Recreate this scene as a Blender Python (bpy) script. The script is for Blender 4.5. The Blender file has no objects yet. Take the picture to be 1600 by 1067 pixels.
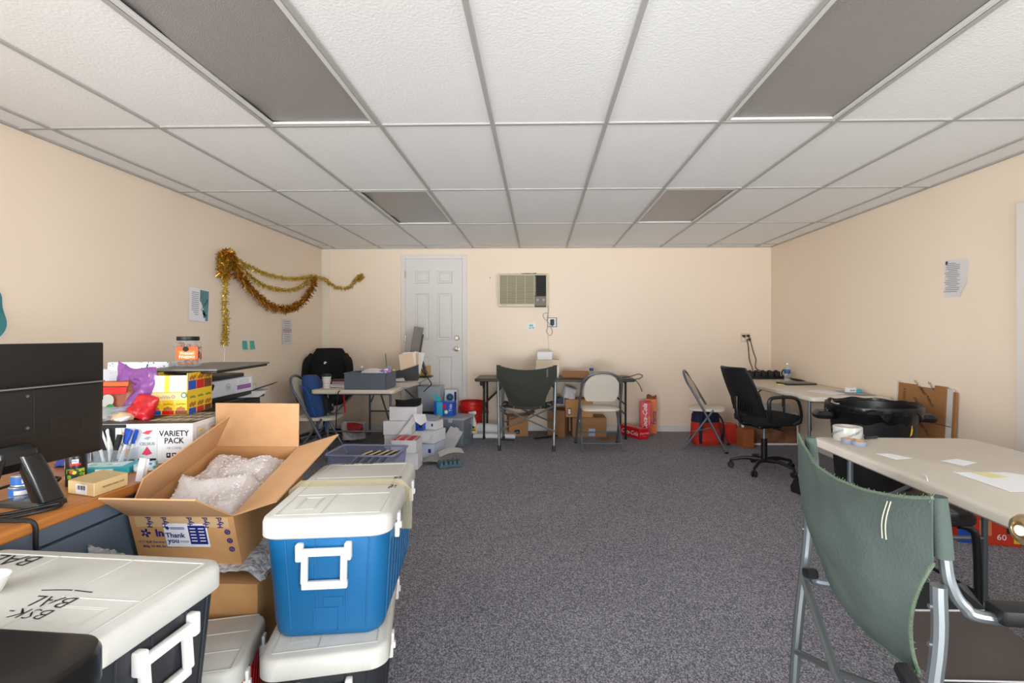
import bpy, bmesh, math, random
from mathutils import Vector, Matrix, Euler, noise
random.seed(7)
PI = math.pi
R = math.radians
scene = bpy.context.scene
COL = scene.collection

# ---------------------------------------------------------------- camera
F, CX, CY, TH, CAMZ = 783.0, 824.2, 522.0, R(1.3), 1.27
cam_data = bpy.data.cameras.new('camera')
cam_data.sensor_width = 36.0
cam_data.lens = F / 1600 * 36
cam_data.shift_x = -(CX - 800) / 1600
cam_data.shift_y = -(533.5 - CY) / 1600
cam_data.clip_start = 0.02
cam = bpy.data.objects.new('camera', cam_data)
COL.objects.link(cam)
cam.location = (0, 0, CAMZ)
cam.rotation_euler = (PI / 2, 0, TH)
scene.camera = cam
# ---------------------------------------------------------------- daylight
scene.view_settings.view_transform = 'Standard'
scene.view_settings.look = 'None'
scene.view_settings.gamma = 1
scene.view_settings.use_curve_mapping = False
scene.view_settings.exposure = 0.08
world = bpy.data.worlds.new('daylight')
scene.world = world
world.use_nodes = True
bg = world.node_tree.nodes['Background']
bg.inputs[0].default_value = (0.93, 0.97, 1.0, 1)
bg.inputs[1].default_value = 2.1


def area(name, loc, rot, sx, sy, power, color=(1, 1, 1), spread=180):
    l = bpy.data.lights.new(name, 'AREA')
    l.shape = 'RECTANGLE'
    l.size, l.size_y = sx, sy
    l.energy = power
    l.color = color
    l.spread = R(spread)
    o = bpy.data.objects.new(name, l)
    COL.objects.link(o)
    o.location = loc
    o.rotation_euler = rot
    return o


# daylight from outdoors, coming in by the shop-front windows and the open doorway behind the camera
area('street_daylight', (5.6, -3.3, 1.8), (R(91), 0, R(46)), 5.0, 3.0, 320, (0.95, 0.98, 1.0), 100)
area('street_daylight', (-5.2, -3.3, 1.8), (R(91), 0, R(-46)), 5.0, 3.0, 320, (0.95, 0.98, 1.0), 100)
area('forecourt_bounce', (0.1, -2.6, 0.3), (R(101), 0, 0), 6.5, 0.8, 64, (0.98, 0.99, 1.0), 60)


# ---------------------------------------------------------------- pixel -> point helpers
def _ray(px, py):
    return (px - CX) / F, (py - CY) / F


def _pt(r, t, d):
    return Vector((r * d * math.cos(TH) - d * math.sin(TH), r * d * math.sin(TH) + d * math.cos(TH), CAMZ - t * d))


def P(px, py, z=0.0):
    r, t = _ray(px, py)
    return _pt(r, t, (CAMZ - z) / t)


def PY(px, py, Y):
    r, t = _ray(px, py)
    return _pt(r, t, Y / (r * math.sin(TH) + math.cos(TH)))


def PX(px, py, X):
    r, t = _ray(px, py)
    return _pt(r, t, X / (r * math.cos(TH) - math.sin(TH)))


# ---------------------------------------------------------------- materials
def lin(h):
    h = h.lstrip('#')
    c = [int(h[i:i + 2], 16) / 255 for i in (0, 2, 4)]
    return tuple((x / 12.92 if x <= 0.04045 else ((x + 0.055) / 1.055) ** 2.4) for x in c) + (1,)


MATS = {}


def mat(name, hexc, rough=0.5, metal=0.0, bump=0.0, bscale=60, var=0.0, vscale=6, spec=0.5, coat=0.0, stretch=None):
    if name in MATS:
        return MATS[name]
    m = bpy.data.materials.new(name)
    m.use_nodes = True
    nt = m.node_tree
    b = nt.nodes['Principled BSDF']
    c = lin(hexc)
    b.inputs['Base Color'].default_value = c
    b.inputs['Roughness'].default_value = rough
    b.inputs['Metallic'].default_value = metal
    b.inputs['Specular IOR Level'].default_value = spec
    b.inputs['Coat Weight'].default_value = coat
    co = None
    if bump or var:
        tc = nt.nodes.new('ShaderNodeTexCoord')
        co = tc.outputs['Object']
        if stretch:
            mp = nt.nodes.new('ShaderNodeMapping')
            mp.inputs['Scale'].default_value = stretch
            nt.links.new(co, mp.inputs[0])
            co = mp.outputs[0]
    if var:
        n = nt.nodes.new('ShaderNodeTexNoise')
        n.inputs['Scale'].default_value = vscale
        n.inputs['Detail'].default_value = 5
        nt.links.new(co, n.inputs['Vector'])
        r = nt.nodes.new('ShaderNodeValToRGB')
        r.color_ramp.elements[0].position = 0.3
        r.color_ramp.elements[1].position = 0.7
        r.color_ramp.elements[0].color = tuple(x * (1 - var) for x in c[:3]) + (1,)
        r.color_ramp.elements[1].color = tuple(min(1, x * (1 + var)) for x in c[:3]) + (1,)
        nt.links.new(n.outputs['Fac'], r.inputs[0])
        nt.links.new(r.outputs[0], b.inputs['Base Color'])
    if bump:
        n = nt.nodes.new('ShaderNodeTexNoise')
        n.inputs['Scale'].default_value = bscale
        n.inputs['Detail'].default_value = 3
        nt.links.new(co, n.inputs['Vector'])
        bp = nt.nodes.new('ShaderNodeBump')
        bp.inputs['Strength'].default_value = bump
        bp.inputs['Distance'].default_value = 0.01
        nt.links.new(n.outputs['Fac'], bp.inputs['Height'])
        nt.links.new(bp.outputs[0], b.inputs['Normal'])
    MATS[name] = m
    return m


def clear(name, hexc='ffffff', fac=0.25, rough=0.12, body='e8eef2', bump=0.0, bscale=40):
    """thin clear plastic or glass: part see-through, part glossy skin"""
    if name in MATS:
        return MATS[name]
    m = bpy.data.materials.new(name)
    m.use_nodes = True
    nt = m.node_tree
    b = nt.nodes['Principled BSDF']
    b.inputs['Base Color'].default_value = lin(body)
    b.inputs['Roughness'].default_value = rough
    t = nt.nodes.new('ShaderNodeBsdfTransparent')
    t.inputs[0].default_value = lin(hexc)
    mx = nt.nodes.new('ShaderNodeMixShader')
    mx.inputs[0].default_value = fac
    nt.links.new(t.outputs[0], mx.inputs[1])
    nt.links.new(b.outputs[0], mx.inputs[2])
    nt.links.new(mx.outputs[0], nt.nodes['Material Output'].inputs[0])
    if bump:
        tc = nt.nodes.new('ShaderNodeTexCoord')
        v = nt.nodes.new('ShaderNodeTexVoronoi')
        v.inputs['Scale'].default_value = bscale
        nt.links.new(tc.outputs['Object'], v.inputs['Vector'])
        bp = nt.nodes.new('ShaderNodeBump')
        bp.inputs['Strength'].default_value = bump
        bp.inputs['Distance'].default_value = 0.01
        bp.invert = True
        nt.links.new(v.outputs['Distance'], bp.inputs['Height'])
        nt.links.new(bp.outputs[0], b.inputs['Normal'])
    MATS[name] = m
    return m


def carpet_mat():
    m = bpy.data.materials.new('loop_carpet')
    m.use_nodes = True
    nt = m.node_tree
    N, L = nt.nodes, nt.links
    b = N['Principled BSDF']
    b.inputs['Roughness'].default_value = 0.95
    b.inputs['Specular IOR Level'].default_value = 0.15
    tc = N.new('ShaderNodeTexCoord')
    mp = N.new('ShaderNodeMapping')
    mp.inputs['Scale'].default_value = (1, 0.75, 1)
    mp.inputs['Rotation'].default_value = (0, 0, R(35))
    L.new(tc.outputs['Object'], mp.inputs[0])
    v = N.new('ShaderNodeTexVoronoi')
    v.inputs['Scale'].default_value = 250
    L.new(mp.outputs[0], v.inputs['Vector'])
    r = N.new('ShaderNodeValToRGB')
    e = r.color_ramp.elements
    e[0].position, e[0].color = 0.0, lin('61626c')
    e[1].position, e[1].color = 1.0, lin('c9c6cb')
    x = r.color_ramp.elements.new(0.45); x.color = lin('83838e')
    x = r.color_ramp.elements.new(0.72); x.color = lin('a9a7b0')
    sep = N.new('ShaderNodeSeparateColor')
    L.new(v.outputs['Color'], sep.inputs[0])
    L.new(sep.outputs[0], r.inputs[0])
    n = N.new('ShaderNodeTexNoise')
    n.inputs['Scale'].default_value = 1.3
    n.inputs['Detail'].default_value = 6
    L.new(tc.outputs['Object'], n.inputs['Vector'])
    mr = N.new('ShaderNodeMapRange')
    mr.inputs[3].default_value = 0.82
    mr.inputs[4].default_value = 1.14
    L.new(n.outputs['Fac'], mr.inputs[0])
    mx = N.new('ShaderNodeMix')
    mx.data_type = 'RGBA'
    mx.blend_type = 'MULTIPLY'
    mx.inputs[0].default_value = 1.0
    L.new(r.outputs[0], mx.inputs[6])
    L.new(mr.outputs[0], mx.inputs[7])
    L.new(mx.outputs[2], b.inputs['Base Color'])
    bp = N.new('ShaderNodeBump')
    bp.inputs['Strength'].default_value = 0.8
    bp.inputs['Distance'].default_value = 0.006
    bp.invert = True
    L.new(v.outputs['Distance'], bp.inputs['Height'])
    L.new(bp.outputs[0], b.inputs['Normal'])
    return m


def wood_mat(name, c1, c2, axis=1, rough=0.35):
    m = bpy.data.materials.new(name)
    m.use_nodes = True
    nt = m.node_tree
    N, L = nt.nodes, nt.links
    b = N['Principled BSDF']
    b.inputs['Roughness'].default_value = rough
    tc = N.new('ShaderNodeTexCoord')
    mp = N.new('ShaderNodeMapping')
    sc = [30, 30, 30]
    sc[axis] = 1.5
    mp.inputs['Scale'].default_value = sc
    L.new(tc.outputs['Object'], mp.inputs[0])
    n = N.new('ShaderNodeTexNoise')
    n.inputs['Scale'].default_value = 1.0
    n.inputs['Detail'].default_value = 6
    n.inputs['Distortion'].default_value = 0.6
    L.new(mp.outputs[0], n.inputs['Vector'])
    r = N.new('ShaderNodeValToRGB')
    r.color_ramp.elements[0].position, r.color_ramp.elements[0].color = 0.3, lin(c1)
    r.color_ramp.elements[1].position, r.color_ramp.elements[1].color = 0.7, lin(c2)
    L.new(n.outputs['Fac'], r.inputs[0])
    L.new(r.outputs[0], b.inputs['Base Color'])
    return m


def pattern_mat(name, base, spots, scale=14, rough=0.6, thr=0.17):
    """base colour with scattered coloured dots (flat print)"""
    m = bpy.data.materials.new(name)
    m.use_nodes = True
    nt = m.node_tree
    N, L = nt.nodes, nt.links
    b = N['Principled BSDF']
    b.inputs['Roughness'].default_value = rough
    tc = N.new('ShaderNodeTexCoord')
    v = N.new('ShaderNodeTexVoronoi')
    v.inputs['Scale'].default_value = scale
    L.new(tc.outputs['Object'], v.inputs['Vector'])
    lt = N.new('ShaderNodeMath')
    lt.operation = 'LESS_THAN'
    lt.inputs[1].default_value = thr
    L.new(v.outputs['Distance'], lt.inputs[0])
    sep = N.new('ShaderNodeSeparateColor')
    L.new(v.outputs['Color'], sep.inputs[0])
    r = N.new('ShaderNodeValToRGB')
    r.color_ramp.interpolation = 'CONSTANT'
    els = r.color_ramp.elements
    for i, s in enumerate(spots):
        e = els[i] if i < 2 else els.new(0.5)
        e.position = i / len(spots)
        e.color = lin(s)
    L.new(sep.outputs[0], r.inputs[0])
    mx = N.new('ShaderNodeMix')
    mx.data_type = 'RGBA'
    mx.inputs[6].default_value = lin(base)
    L.new(lt.outputs[0], mx.inputs[0])
    L.new(r.outputs[0], mx.inputs[7])
    L.new(mx.outputs[2], b.inputs['Base Color'])
    MATS[name] = m
    return m


# ---------------------------------------------------------------- mesh builder
def catmull(pts, k=6, closed=False):
    pts = [Vector(p) for p in pts]
    n = len(pts)
    out = []
    rng = range(n if closed else n - 1)
    for i in rng:
        p0 = pts[(i - 1) % n] if (closed or i > 0) else pts[0] * 2 - pts[1]
        p1, p2 = pts[i], pts[(i + 1) % n]
        p3 = pts[(i + 2) % n] if (closed or i + 2 < n) else p2 * 2 - p1
        for j in range(k):
            t = j / k
            out.append(0.5 * ((2 * p1) + (p2 - p0) * t + (2 * p0 - 5 * p1 + 4 * p2 - p3) * t * t + (3 * p1 - p0 - 3 * p2 + p3) * t ** 3))
    if not closed:
        out.append(pts[-1])
    return out


def rrect_pts(w, d, r, n=5):
    r = max(1e-4, min(r, w / 2 - 1e-4, d / 2 - 1e-4))
    out = []
    for cx, cy, a0 in ((w / 2 - r, d / 2 - r, 0), (-w / 2 + r, d / 2 - r, 90), (-w / 2 + r, -d / 2 + r, 180), (w / 2 - r, -d / 2 + r, 270)):
        for i in range(n + 1):
            a = R(a0 + 90 * i / n)
            out.append((cx + r * math.cos(a), cy + r * math.sin(a)))
    return out


class MB:
    def __init__(s):
        s.bm = bmesh.new()

    def add(s, verts, faces, M=None):
        vs = [s.bm.verts.new(M @ Vector(v) if M else v) for v in verts]
        for f in faces:
            try:
                s.bm.faces.new([vs[i] for i in f])
            except ValueError:
                pass
        return vs

    def box(s, c, size, rot=None, bev=0, seg=1, M=None):
        x, y, z = (k / 2 for k in size)
        T = Matrix.Translation(c)
        if rot:
            T = T @ Euler(rot).to_matrix().to_4x4()
        if M:
            T = M @ T
        vs = s.add([(-x, -y, -z), (x, -y, -z), (x, y, -z), (-x, y, -z), (-x, -y, z), (x, -y, z), (x, y, z), (-x, y, z)],
                   [(0, 3, 2, 1), (4, 5, 6, 7), (0, 1, 5, 4), (1, 2, 6, 5), (2, 3, 7, 6), (3, 0, 4, 7)], T)
        if bev:
            ed = {e for v in vs for e in v.link_edges}
            bmesh.ops.bevel(s.bm, geom=list(ed), offset=bev, segments=seg, affect='EDGES', profile=0.5)
        return s

    def bx(s, x0, x1, y0, y1, z0, z1, bev=0, seg=1):
        return s.box(((x0 + x1) / 2, (y0 + y1) / 2, (z0 + z1) / 2), (x1 - x0, y1 - y0, z1 - z0), None, bev, seg)

    def tube(s, pts, r, n=8, closed=False, k=0, flat=1.0):
        pts = [Vector(p) for p in pts]
        if k:
            pts = catmull(pts, k, closed)
        m = len(pts)
        rs = r if isinstance(r, (list, tuple)) else [r] * m
        if len(rs) != m:
            rs = [rs[min(len(rs) - 1, int(i * len(rs) / m))] for i in range(m)]
        up = None
        rings = []
        for i in range(m):
            a = pts[(i - 1) % m] if (closed or i > 0) else pts[i]
            b = pts[(i + 1) % m] if (closed or i < m - 1) else pts[i]
            t = (b - a)
            if t.length < 1e-9:
                t = Vector((0, 0, 1))
            t.normalize()
            if up is None:
                up = Vector((0, 0, 1)) if abs(t.z) < 0.9 else Vector((0, 1, 0))
            up = (up - t * up.dot(t))
            if up.length < 1e-6:
                up = t.orthogonal()
            up.normalize()
            sd = t.cross(up)
            rings.append([s.bm.verts.new(pts[i] + (up * math.sin(2 * PI * j / n) * flat + sd * math.cos(2 * PI * j / n)) * rs[i]) for j in range(n)])
        for i in range(m if closed else m - 1):
            A, B = rings[i], rings[(i + 1) % m]
            for j in range(n):
                s.bm.faces.new((A[j], B[j], B[(j + 1) % n], A[(j + 1) % n]))
        if not closed:
            s.bm.faces.new(rings[0])
            s.bm.faces.new(rings[-1][::-1])
        return s

    def cyl(s, p0, p1, r, n=16):
        return s.tube([p0, p1], r, n)

    def lathe(s, prof, n=24, M=None, sq=None):
        rings = []
        for r, z in prof:
            if r < 1e-6:
                v = Vector((0, 0, z))
                rings.append([s.bm.verts.new(M @ v if M else v)])
            else:
                ring = []
                for j in range(n):
                    a = 2 * PI * j / n
                    v = Vector((r * math.cos(a), r * math.sin(a), z))
                    ring.append(s.bm.verts.new(M @ v if M else v))
                rings.append(ring)
        for A, B in zip(rings, rings[1:]):
            for j in range(n):
                k = (j + 1) % n
                if len(A) == 1 and len(B) == 1:
                    continue
                if len(A) == 1:
                    s.bm.faces.new((A[0], B[k], B[j]))
                elif len(B) == 1:
                    s.bm.faces.new((A[j], A[k], B[0]))
                else:
                    s.bm.faces.new((A[j], A[k], B[k], B[j]))
        return s

    def loft(s, loops, M=None, cap=True, n=5):
        """loops of rounded rectangles (w, d, r, z[, ox, oy])"""
        rings = []
        for lp in loops:
            w, d, r, z = lp[:4]
            ox, oy = (lp[4], lp[5]) if len(lp) > 4 else (0, 0)
            rings.append([s.bm.verts.new(M @ Vector((x + ox, y + oy, z)) if M else (x + ox, y + oy, z)) for x, y in rrect_pts(w, d, r, n)])
        for A, B in zip(rings, rings[1:]):
            m = len(A)
            for j in range(m):
                s.bm.faces.new((A[j], A[(j + 1) % m], B[(j + 1) % m], B[j]))
        if cap:
            s.bm.faces.new(rings[0][::-1])
            s.bm.faces.new(rings[-1])
        return s

    def prism(s, poly, z0, z1, M=None):
        n = len(poly)
        s.add([(x, y, z0) for x, y in poly] + [(x, y, z1) for x, y in poly],
              [tuple(range(n))[::-1], tuple(range(n, 2 * n))] + [(i, (i + 1) % n, n + (i + 1) % n, n + i) for i in range(n)], M)
        return s

    def sheet(s, fn, nu, nv, th=0.003, M=None):
        pts = [[Vector(fn(i / nu, j / nv)) for j in range(nv + 1)] for i in range(nu + 1)]

        def nrm(i, j):
            a = pts[min(i + 1, nu)][j] - pts[max(i - 1, 0)][j]
            b = pts[i][min(j + 1, nv)] - pts[i][max(j - 1, 0)]
            c = a.cross(b)
            return c.normalized() if c.length > 1e-12 else Vector((0, 0, 1))
        A = [[None] * (nv + 1) for _ in range(nu + 1)]
        B = [[None] * (nv + 1) for _ in range(nu + 1)]
        for i in range(nu + 1):
            for j in range(nv + 1):
                k = nrm(i, j) * (th / 2)
                a, b = pts[i][j] + k, pts[i][j] - k
                A[i][j] = s.bm.verts.new(M @ a if M else a)
                B[i][j] = s.bm.verts.new(M @ b if M else b)
        f = s.bm.faces.new
        for i in range(nu):
            for j in range(nv):
                f((A[i][j], A[i + 1][j], A[i + 1][j + 1], A[i][j + 1]))
                f((B[i][j], B[i][j + 1], B[i + 1][j + 1], B[i + 1][j]))
        for i in range(nu):
            f((A[i][0], B[i][0], B[i + 1][0], A[i + 1][0]))
            f((A[i + 1][nv], B[i + 1][nv], B[i][nv], A[i][nv]))
        for j in range(nv):
            f((A[0][j + 1], B[0][j + 1], B[0][j], A[0][j]))
            f((A[nu][j], B[nu][j], B[nu][j + 1], A[nu][j + 1]))
        return s

    def pouch(s, w, h, t, seed=0, crumple=0.02, n=14, M=None, flat_bottom=False):
        """a filled bag: two wrinkled faces meeting at a thin seam; lies in XZ, thickness along Y"""
        def pt(u, v, sg):
            x, z = (u - 0.5) * w, v * h
            e = max(0, (1 - abs(2 * u - 1) ** 4) * (1 - abs(2 * v - 1) ** 4 if not flat_bottom else (1 - v ** 4)))
            q = Vector((x * 9 + seed * 3.1, sg * 3.0 + seed, z * 9))
            d = noise.noise(q) + 1.6 * (0.35 - abs(noise.noise(q * 1.6))) + 0.9 * (0.3 - abs(noise.noise(q * 3.4)))
            qe = Vector((x * 7, seed * 1.7, z * 7))
            return Vector((x + crumple * noise.noise(qe), sg * (t / 2) * e ** 0.6 + crumple * d * (0.3 + e) * 0.8,
                           z + crumple * noise.noise(qe + Vector((5, 5, 5))) * (v if flat_bottom else 1)))
        F_, B_ = {}, {}
        for i in range(n + 1):
            for j in range(n + 1):
                a, b = pt(i / n, j / n, -1), pt(i / n, j / n, 1)
                if i in (0, n) or j in (0, n):
                    b = a
                F_[i, j] = s.bm.verts.new(M @ a if M else a)
                B_[i, j] = F_[i, j] if (i in (0, n) or j in (0, n)) else s.bm.verts.new(M @ b if M else b)
        for i in range(n):
            for j in range(n):
                s.bm.faces.new((F_[i, j], F_[i + 1, j], F_[i + 1, j + 1], F_[i, j + 1]))
                q = [B_[i, j], B_[i, j + 1], B_[i + 1, j + 1], B_[i + 1, j]]
                if len({id(v) for v in q}) == 4:
                    try:
                        s.bm.faces.new(q)
                    except ValueError:
                        pass
        return s

    def build(s, name, m, parent=None, smooth=35, fix=True):
        if fix:
            bmesh.ops.recalc_face_normals(s.bm, faces=s.bm.faces[:])
        me = bpy.data.meshes.new(name)
        s.bm.to_mesh(me)
        s.bm.free()
        if smooth:
            for p in me.polygons:
                p.use_smooth = True
            me.set_sharp_from_angle(angle=R(smooth))
        me.materials.append(m)
        o = bpy.data.objects.new(name, me)
        COL.objects.link(o)
        if parent:
            o.parent = parent
        return o


def tag(o, label, cat, group=None):
    o['label'] = label
    o['category'] = cat
    if group:
        o['group'] = group
    return o


def E(name, label, cat, loc, rz=0, group=None, rot=None):
    o = bpy.data.objects.new(name, None)
    o.empty_display_size = 0.05
    COL.objects.link(o)
    o.location = loc
    o.rotation_euler = rot or (0, 0, rz)
    return tag(o, label, cat, group)


def T(mb, name, m, label, cat, loc=(0, 0, 0), rot=(0, 0, 0), group=None, smooth=35):
    o = mb.build(name, m, None, smooth)
    o.location = loc
    o.rotation_euler = rot
    return tag(o, label, cat, group)


def S(mb, name, m, parent=None, smooth=35):
    o = mb.build(name, m, parent, smooth)
    if not parent:
        o['kind'] = 'structure'
    return o


def copy_tree(o, parent=None):
    c = o.copy()
    COL.objects.link(c)
    if parent:
        c.parent = parent
    for ch in list(o.children):
        copy_tree(ch, c)
    return c


def frame(c, u, v):
    u, v = Vector(u).normalized(), Vector(v).normalized()
    n = u.cross(v)
    M = Matrix((u, v, n)).transposed().to_4x4()
    M.translation = Vector(c)
    return M


def decal(parent, name, m, c, u, v, w, h, th=0.0008):
    """flat print or sticker on a face: centre, right vector, up vector"""
    mb = MB()
    mb.box((0, 0, th / 2), (w, h, th))
    o = mb.build(name, m, parent, 0)
    o.matrix_local = frame(c, u, v)
    return o


def text(parent, s, size, c, u, v, m, name='printed_text', shear=0, align='CENTER', off=0.0012, bold=0.0, sx=1.0):
    cu = bpy.data.curves.new(name, 'FONT')
    cu.body = s
    cu.size = size
    cu.align_x = align
    cu.align_y = 'CENTER'
    cu.shear = shear
    cu.offset = bold
    cu.extrude = 0.0002
    cu.resolution_u = 2
    cu.materials.append(m)
    tmp = bpy.data.objects.new(name, cu)
    me = bpy.data.meshes.new_from_object(tmp)
    bpy.data.objects.remove(tmp)
    me.name = name
    o = bpy.data.objects.new(name, me)
    COL.objects.link(o)
    o.parent = parent
    M = frame(c, u, v)
    M.translation = Vector(c) + M.col[2].to_3d() * off
    o.matrix_local = M @ Matrix.Diagonal((sx, 1, 1, 1))
    return o


X_, Y_, Z_ = Vector((1, 0, 0)), Vector((0, 1, 0)), Vector((0, 0, 1))

# shared materials
wall_paint = mat('cream_wall_paint', 'f0dec9', 0.42, bump=0.03, bscale=30, var=0.02, vscale=1.2, spec=0.4)
white_paint = mat('white_paint', 'e0dcd6', 0.4)
tile_m = mat('ceiling_tile', 'f0f0ee', 0.9, bump=0.22, bscale=80)
tbar_m = mat('grid_bar', 'aeada9', 0.5)
steel = mat('silver_tube', '82888b', 0.42, 0.8)
grey_tube = mat('grey_tube', '6a7078', 0.4, 0.6)
black_tube = mat('black_tube', '17181a', 0.4, 0.2)
black_pl = mat('black_plastic', '131316', 0.45, bump=0.02, bscale=200)
black_fab = mat('black_fabric', '0b0b0d', 0.9, bump=0.2, bscale=60)
dark_grey = mat('dark_grey_plastic', '2a2c30', 0.5)
cream_pl = mat('cream_plastic', 'd3cbbd', 0.55, bump=0.04, bscale=120)
white_pl = mat('white_plastic', 'eceae6', 0.45)
lid_white = mat('cooler_lid_white', 'cbc9c2', 0.5, bump=0.06, bscale=160, var=0.05, vscale=9)
board = mat('corrugated_card', 'c08f5c', 0.85, var=0.06, vscale=14)
board_in = mat('card_inside', 'c99a6e', 0.85, var=0.04, vscale=20)
board_dk = mat('brown_card', '8d6440', 0.85, var=0.1, vscale=8)
white_card = mat('white_card', 'e4e4e6', 0.7)
paper = mat('paper', 'eeedf0', 0.8)
ink = mat('black_ink', '1a1a1c', 0.7)
white_ink = mat('white_ink', 'f4f4f4', 0.6)
navy_ink = mat('navy_ink', '1d2470', 0.6)
red_m = mat('red_print', 'd3131c', 0.4)
orange_m = mat('orange_print', 'ef7d16', 0.4)
yellow_m = mat('yellow_print', 'f5c81c', 0.45)
blue_m = mat('blue_print', '1c4fb4', 0.4)
teal_m = mat('teal_print', '35aebb', 0.45)
green_m = mat('green_print', '1f7d3c', 0.45)
purple_m = mat('purple_print', '9a5fae', 0.4)
brown_m = mat('brown_print', '7a3a22', 0.5)
grey_print = mat('grey_print', '9ea0a5', 0.6)
clear_pl = clear('clear_plastic', 'f4f7fa', 0.15)
frost = clear('frosted_plastic', 'dfe6ee', 0.55, 0.35, 'cdd5dc')
bottle_pl = clear('bottle_plastic', 'f2f8fb', 0.22, 0.06)
tan_table = mat('tan_table_top', 'dcd3c6', 0.5, bump=0.05, bscale=140, var=0.02)
# ================================================================ SETTING
XL, XR, YB, ZC = -2.876, 3.017, 6.58, 2.40
S(MB().bx(XL - .12, XR + .12, -0.6, YB + .12, -.08, 0), 'floor', carpet_mat())
S(MB().bx(XL - .12, XL, -.07, YB + .12, 0, 2.7), 'wall_left', wall_paint)
S(MB().bx(XR, XR + .12, -.07, YB + .12, 0, 2.7), 'wall_right', wall_paint)
S(MB().bx(XL, XR, YB, YB + .12, 0, 2.7), 'wall_back', wall_paint)
mb = MB()   # shop front behind the camera: two wide windows and an open doorway
for a in ((XL, -2.65, 0, 2.7), (-2.65, -.65, 0, .65), (-2.65, -.65, 2.25, 2.7), (-.65, -.5, 0, 2.7), (-.5, 1.0, 2.3, 2.7),
          (1.0, 1.2, 0, 2.7), (1.2, 2.9, 0, .65), (1.2, 2.9, 2.25, 2.7), (2.9, XR, 0, 2.7)):
    mb.bx(a[0], a[1], -.07, .05, a[2], a[3])
S(mb, 'wall_front', wall_paint)
for i, (a, b) in enumerate(((-2.65, -.65), (1.2, 2.9))):
    mb = MB()
    for q in ((a, a + .05, .65, 2.25), (b - .05, b, .65, 2.25), (a, b, .65, .70), (a, b, 2.2, 2.25)):
        mb.bx(q[0], q[1], -.05, .03, q[2], q[3])
    S(mb, 'window_%d' % (i + 1), white_paint)
# ceiling: board above, hanging grid, lay-in tiles
ceil = S(MB().bx(XL, XR, -.07, YB, ZC + .06, ZC + .1), 'ceiling', white_paint)
gx = [XL] + [-2.69 + .61 * k for k in range(10)] + [XR]
gy = [-.07, .26, 1.48, 2.70, 3.92, 5.14, 6.36, YB]
LIGHTS = [(2, 2), (2, 4), (6, 2), (6, 4)]
tile_meshes = {}
for i in range(len(gx) - 1):
    for j in range(len(gy) - 1):
        if (i - 1, j) in LIGHTS:
            continue
        w, d = gx[i + 1] - gx[i] - .016, gy[j + 1] - gy[j] - .016
        key = (round(w, 3), round(d, 3))
        if key in tile_meshes:
            o = tile_meshes[key].copy()
            COL.objects.link(o)
        else:
            o = MB().box((0, 0, .01), (w, d, .016), None, .004).build('ceiling_tile', tile_m, ceil)
            tile_meshes[key] = o
        o.location = ((gx[i] + gx[i + 1]) / 2, (gy[j] + gy[j + 1]) / 2, ZC + .004)
for x in gx[1:-1]:
    MB().box((x, (YB - .07) / 2, ZC + .004), (.024, YB + .07, .012), None, .002).build('grid_bar', tbar_m, ceil)
for y in gy[1:-1]:
    MB().box(((XL + XR) / 2, y, ZC + .0045), (XR - XL, .024, .012), None, .002).build('grid_bar', tbar_m, ceil)
mb = MB()
mb.bx(XL, XL + .022, 0, YB, ZC - .004, ZC + .03)
mb.bx(XR - .022, XR, 0, YB, ZC - .004, ZC + .03)
mb.bx(XL + .022, XR - .022, YB - .022, YB, ZC - .004, ZC + .03)
S(mb, 'trim_1', tbar_m)
lens_m = mat('light_diffuser', '979390', 0.35, bump=0.35, bscale=260, coat=0.2)
frame_l = mat('light_frame', 'd6d5d1', 0.45)
names = {(2, 2): 'grey recessed ceiling light panel over the left side of the room, nearest the wall of boxes',
         (2, 4): 'small-looking grey ceiling light panel on the left, closest to the white door',
         (6, 2): 'grey recessed ceiling light panel over the camp chair and the right tables',
         (6, 4): 'grey ceiling light panel on the right, far row near the back wall'}
names[(2, 2)] = 'large grey ceiling light panel with lifted lens edge, above the desk side'
for (i, j) in LIGHTS:
    x0, x1, y0, y1 = gx[i + 1], gx[i + 2], gy[j], gy[j + 1]
    t = E('ceiling_light', names[(i, j)], 'ceiling light', ((x0 + x1) / 2, (y0 + y1) / 2, ZC), group='recessed ceiling lights')
    w, d = x1 - x0 - .03, y1 - y0 - .03
    mb = MB()
    for s in (-1, 1):
        mb.box((s * (w / 2 - .012), 0, .006), (.024, d, .014), None, .003)
        mb.box((0, s * (d / 2 - .012), .006), (w - .048, .024, .014), None, .003)
    mb.build('frame', frame_l, t)
    MB().box((0, 0, .045), (w, d, .02)).build('housing', frame_l, t)

    def lens(u, v, w=w, d=d, left=(i == 2)):
        lift = 0.012 * max(0, math.sin(v * 9)) * max(0, 1 - u * 5) if left else 0
        return ((u - .5) * (w - .05), (v - .5) * (d - .05), .014 + lift)
    MB().sheet(lens, 12, 24, .004).build('diffuser', lens_m, t)
# baseboards and corner trim
for nm, a in (('baseboard_back', (.02 - 2.876, -1.66, YB - .014, YB)), ('baseboard_left', (XL, XL + .014, 0.06, YB)), ('baseboard_right', (XR - .014, XR, 3.25, YB))):
    mb = MB().bx(a[0], a[1], a[2], a[3], 0, .075, .003)
    if nm == 'baseboard_back':
        mb.bx(-.72, XR - .02, a[2], a[3], 0, .075, .003)
    S(mb, nm, white_paint)
S(MB().bx(XL, XL + .10, YB - .012, YB, .075, ZC - .01, .003), 'trim_2', mat('trim_cream', 'eadfce', .4))

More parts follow.
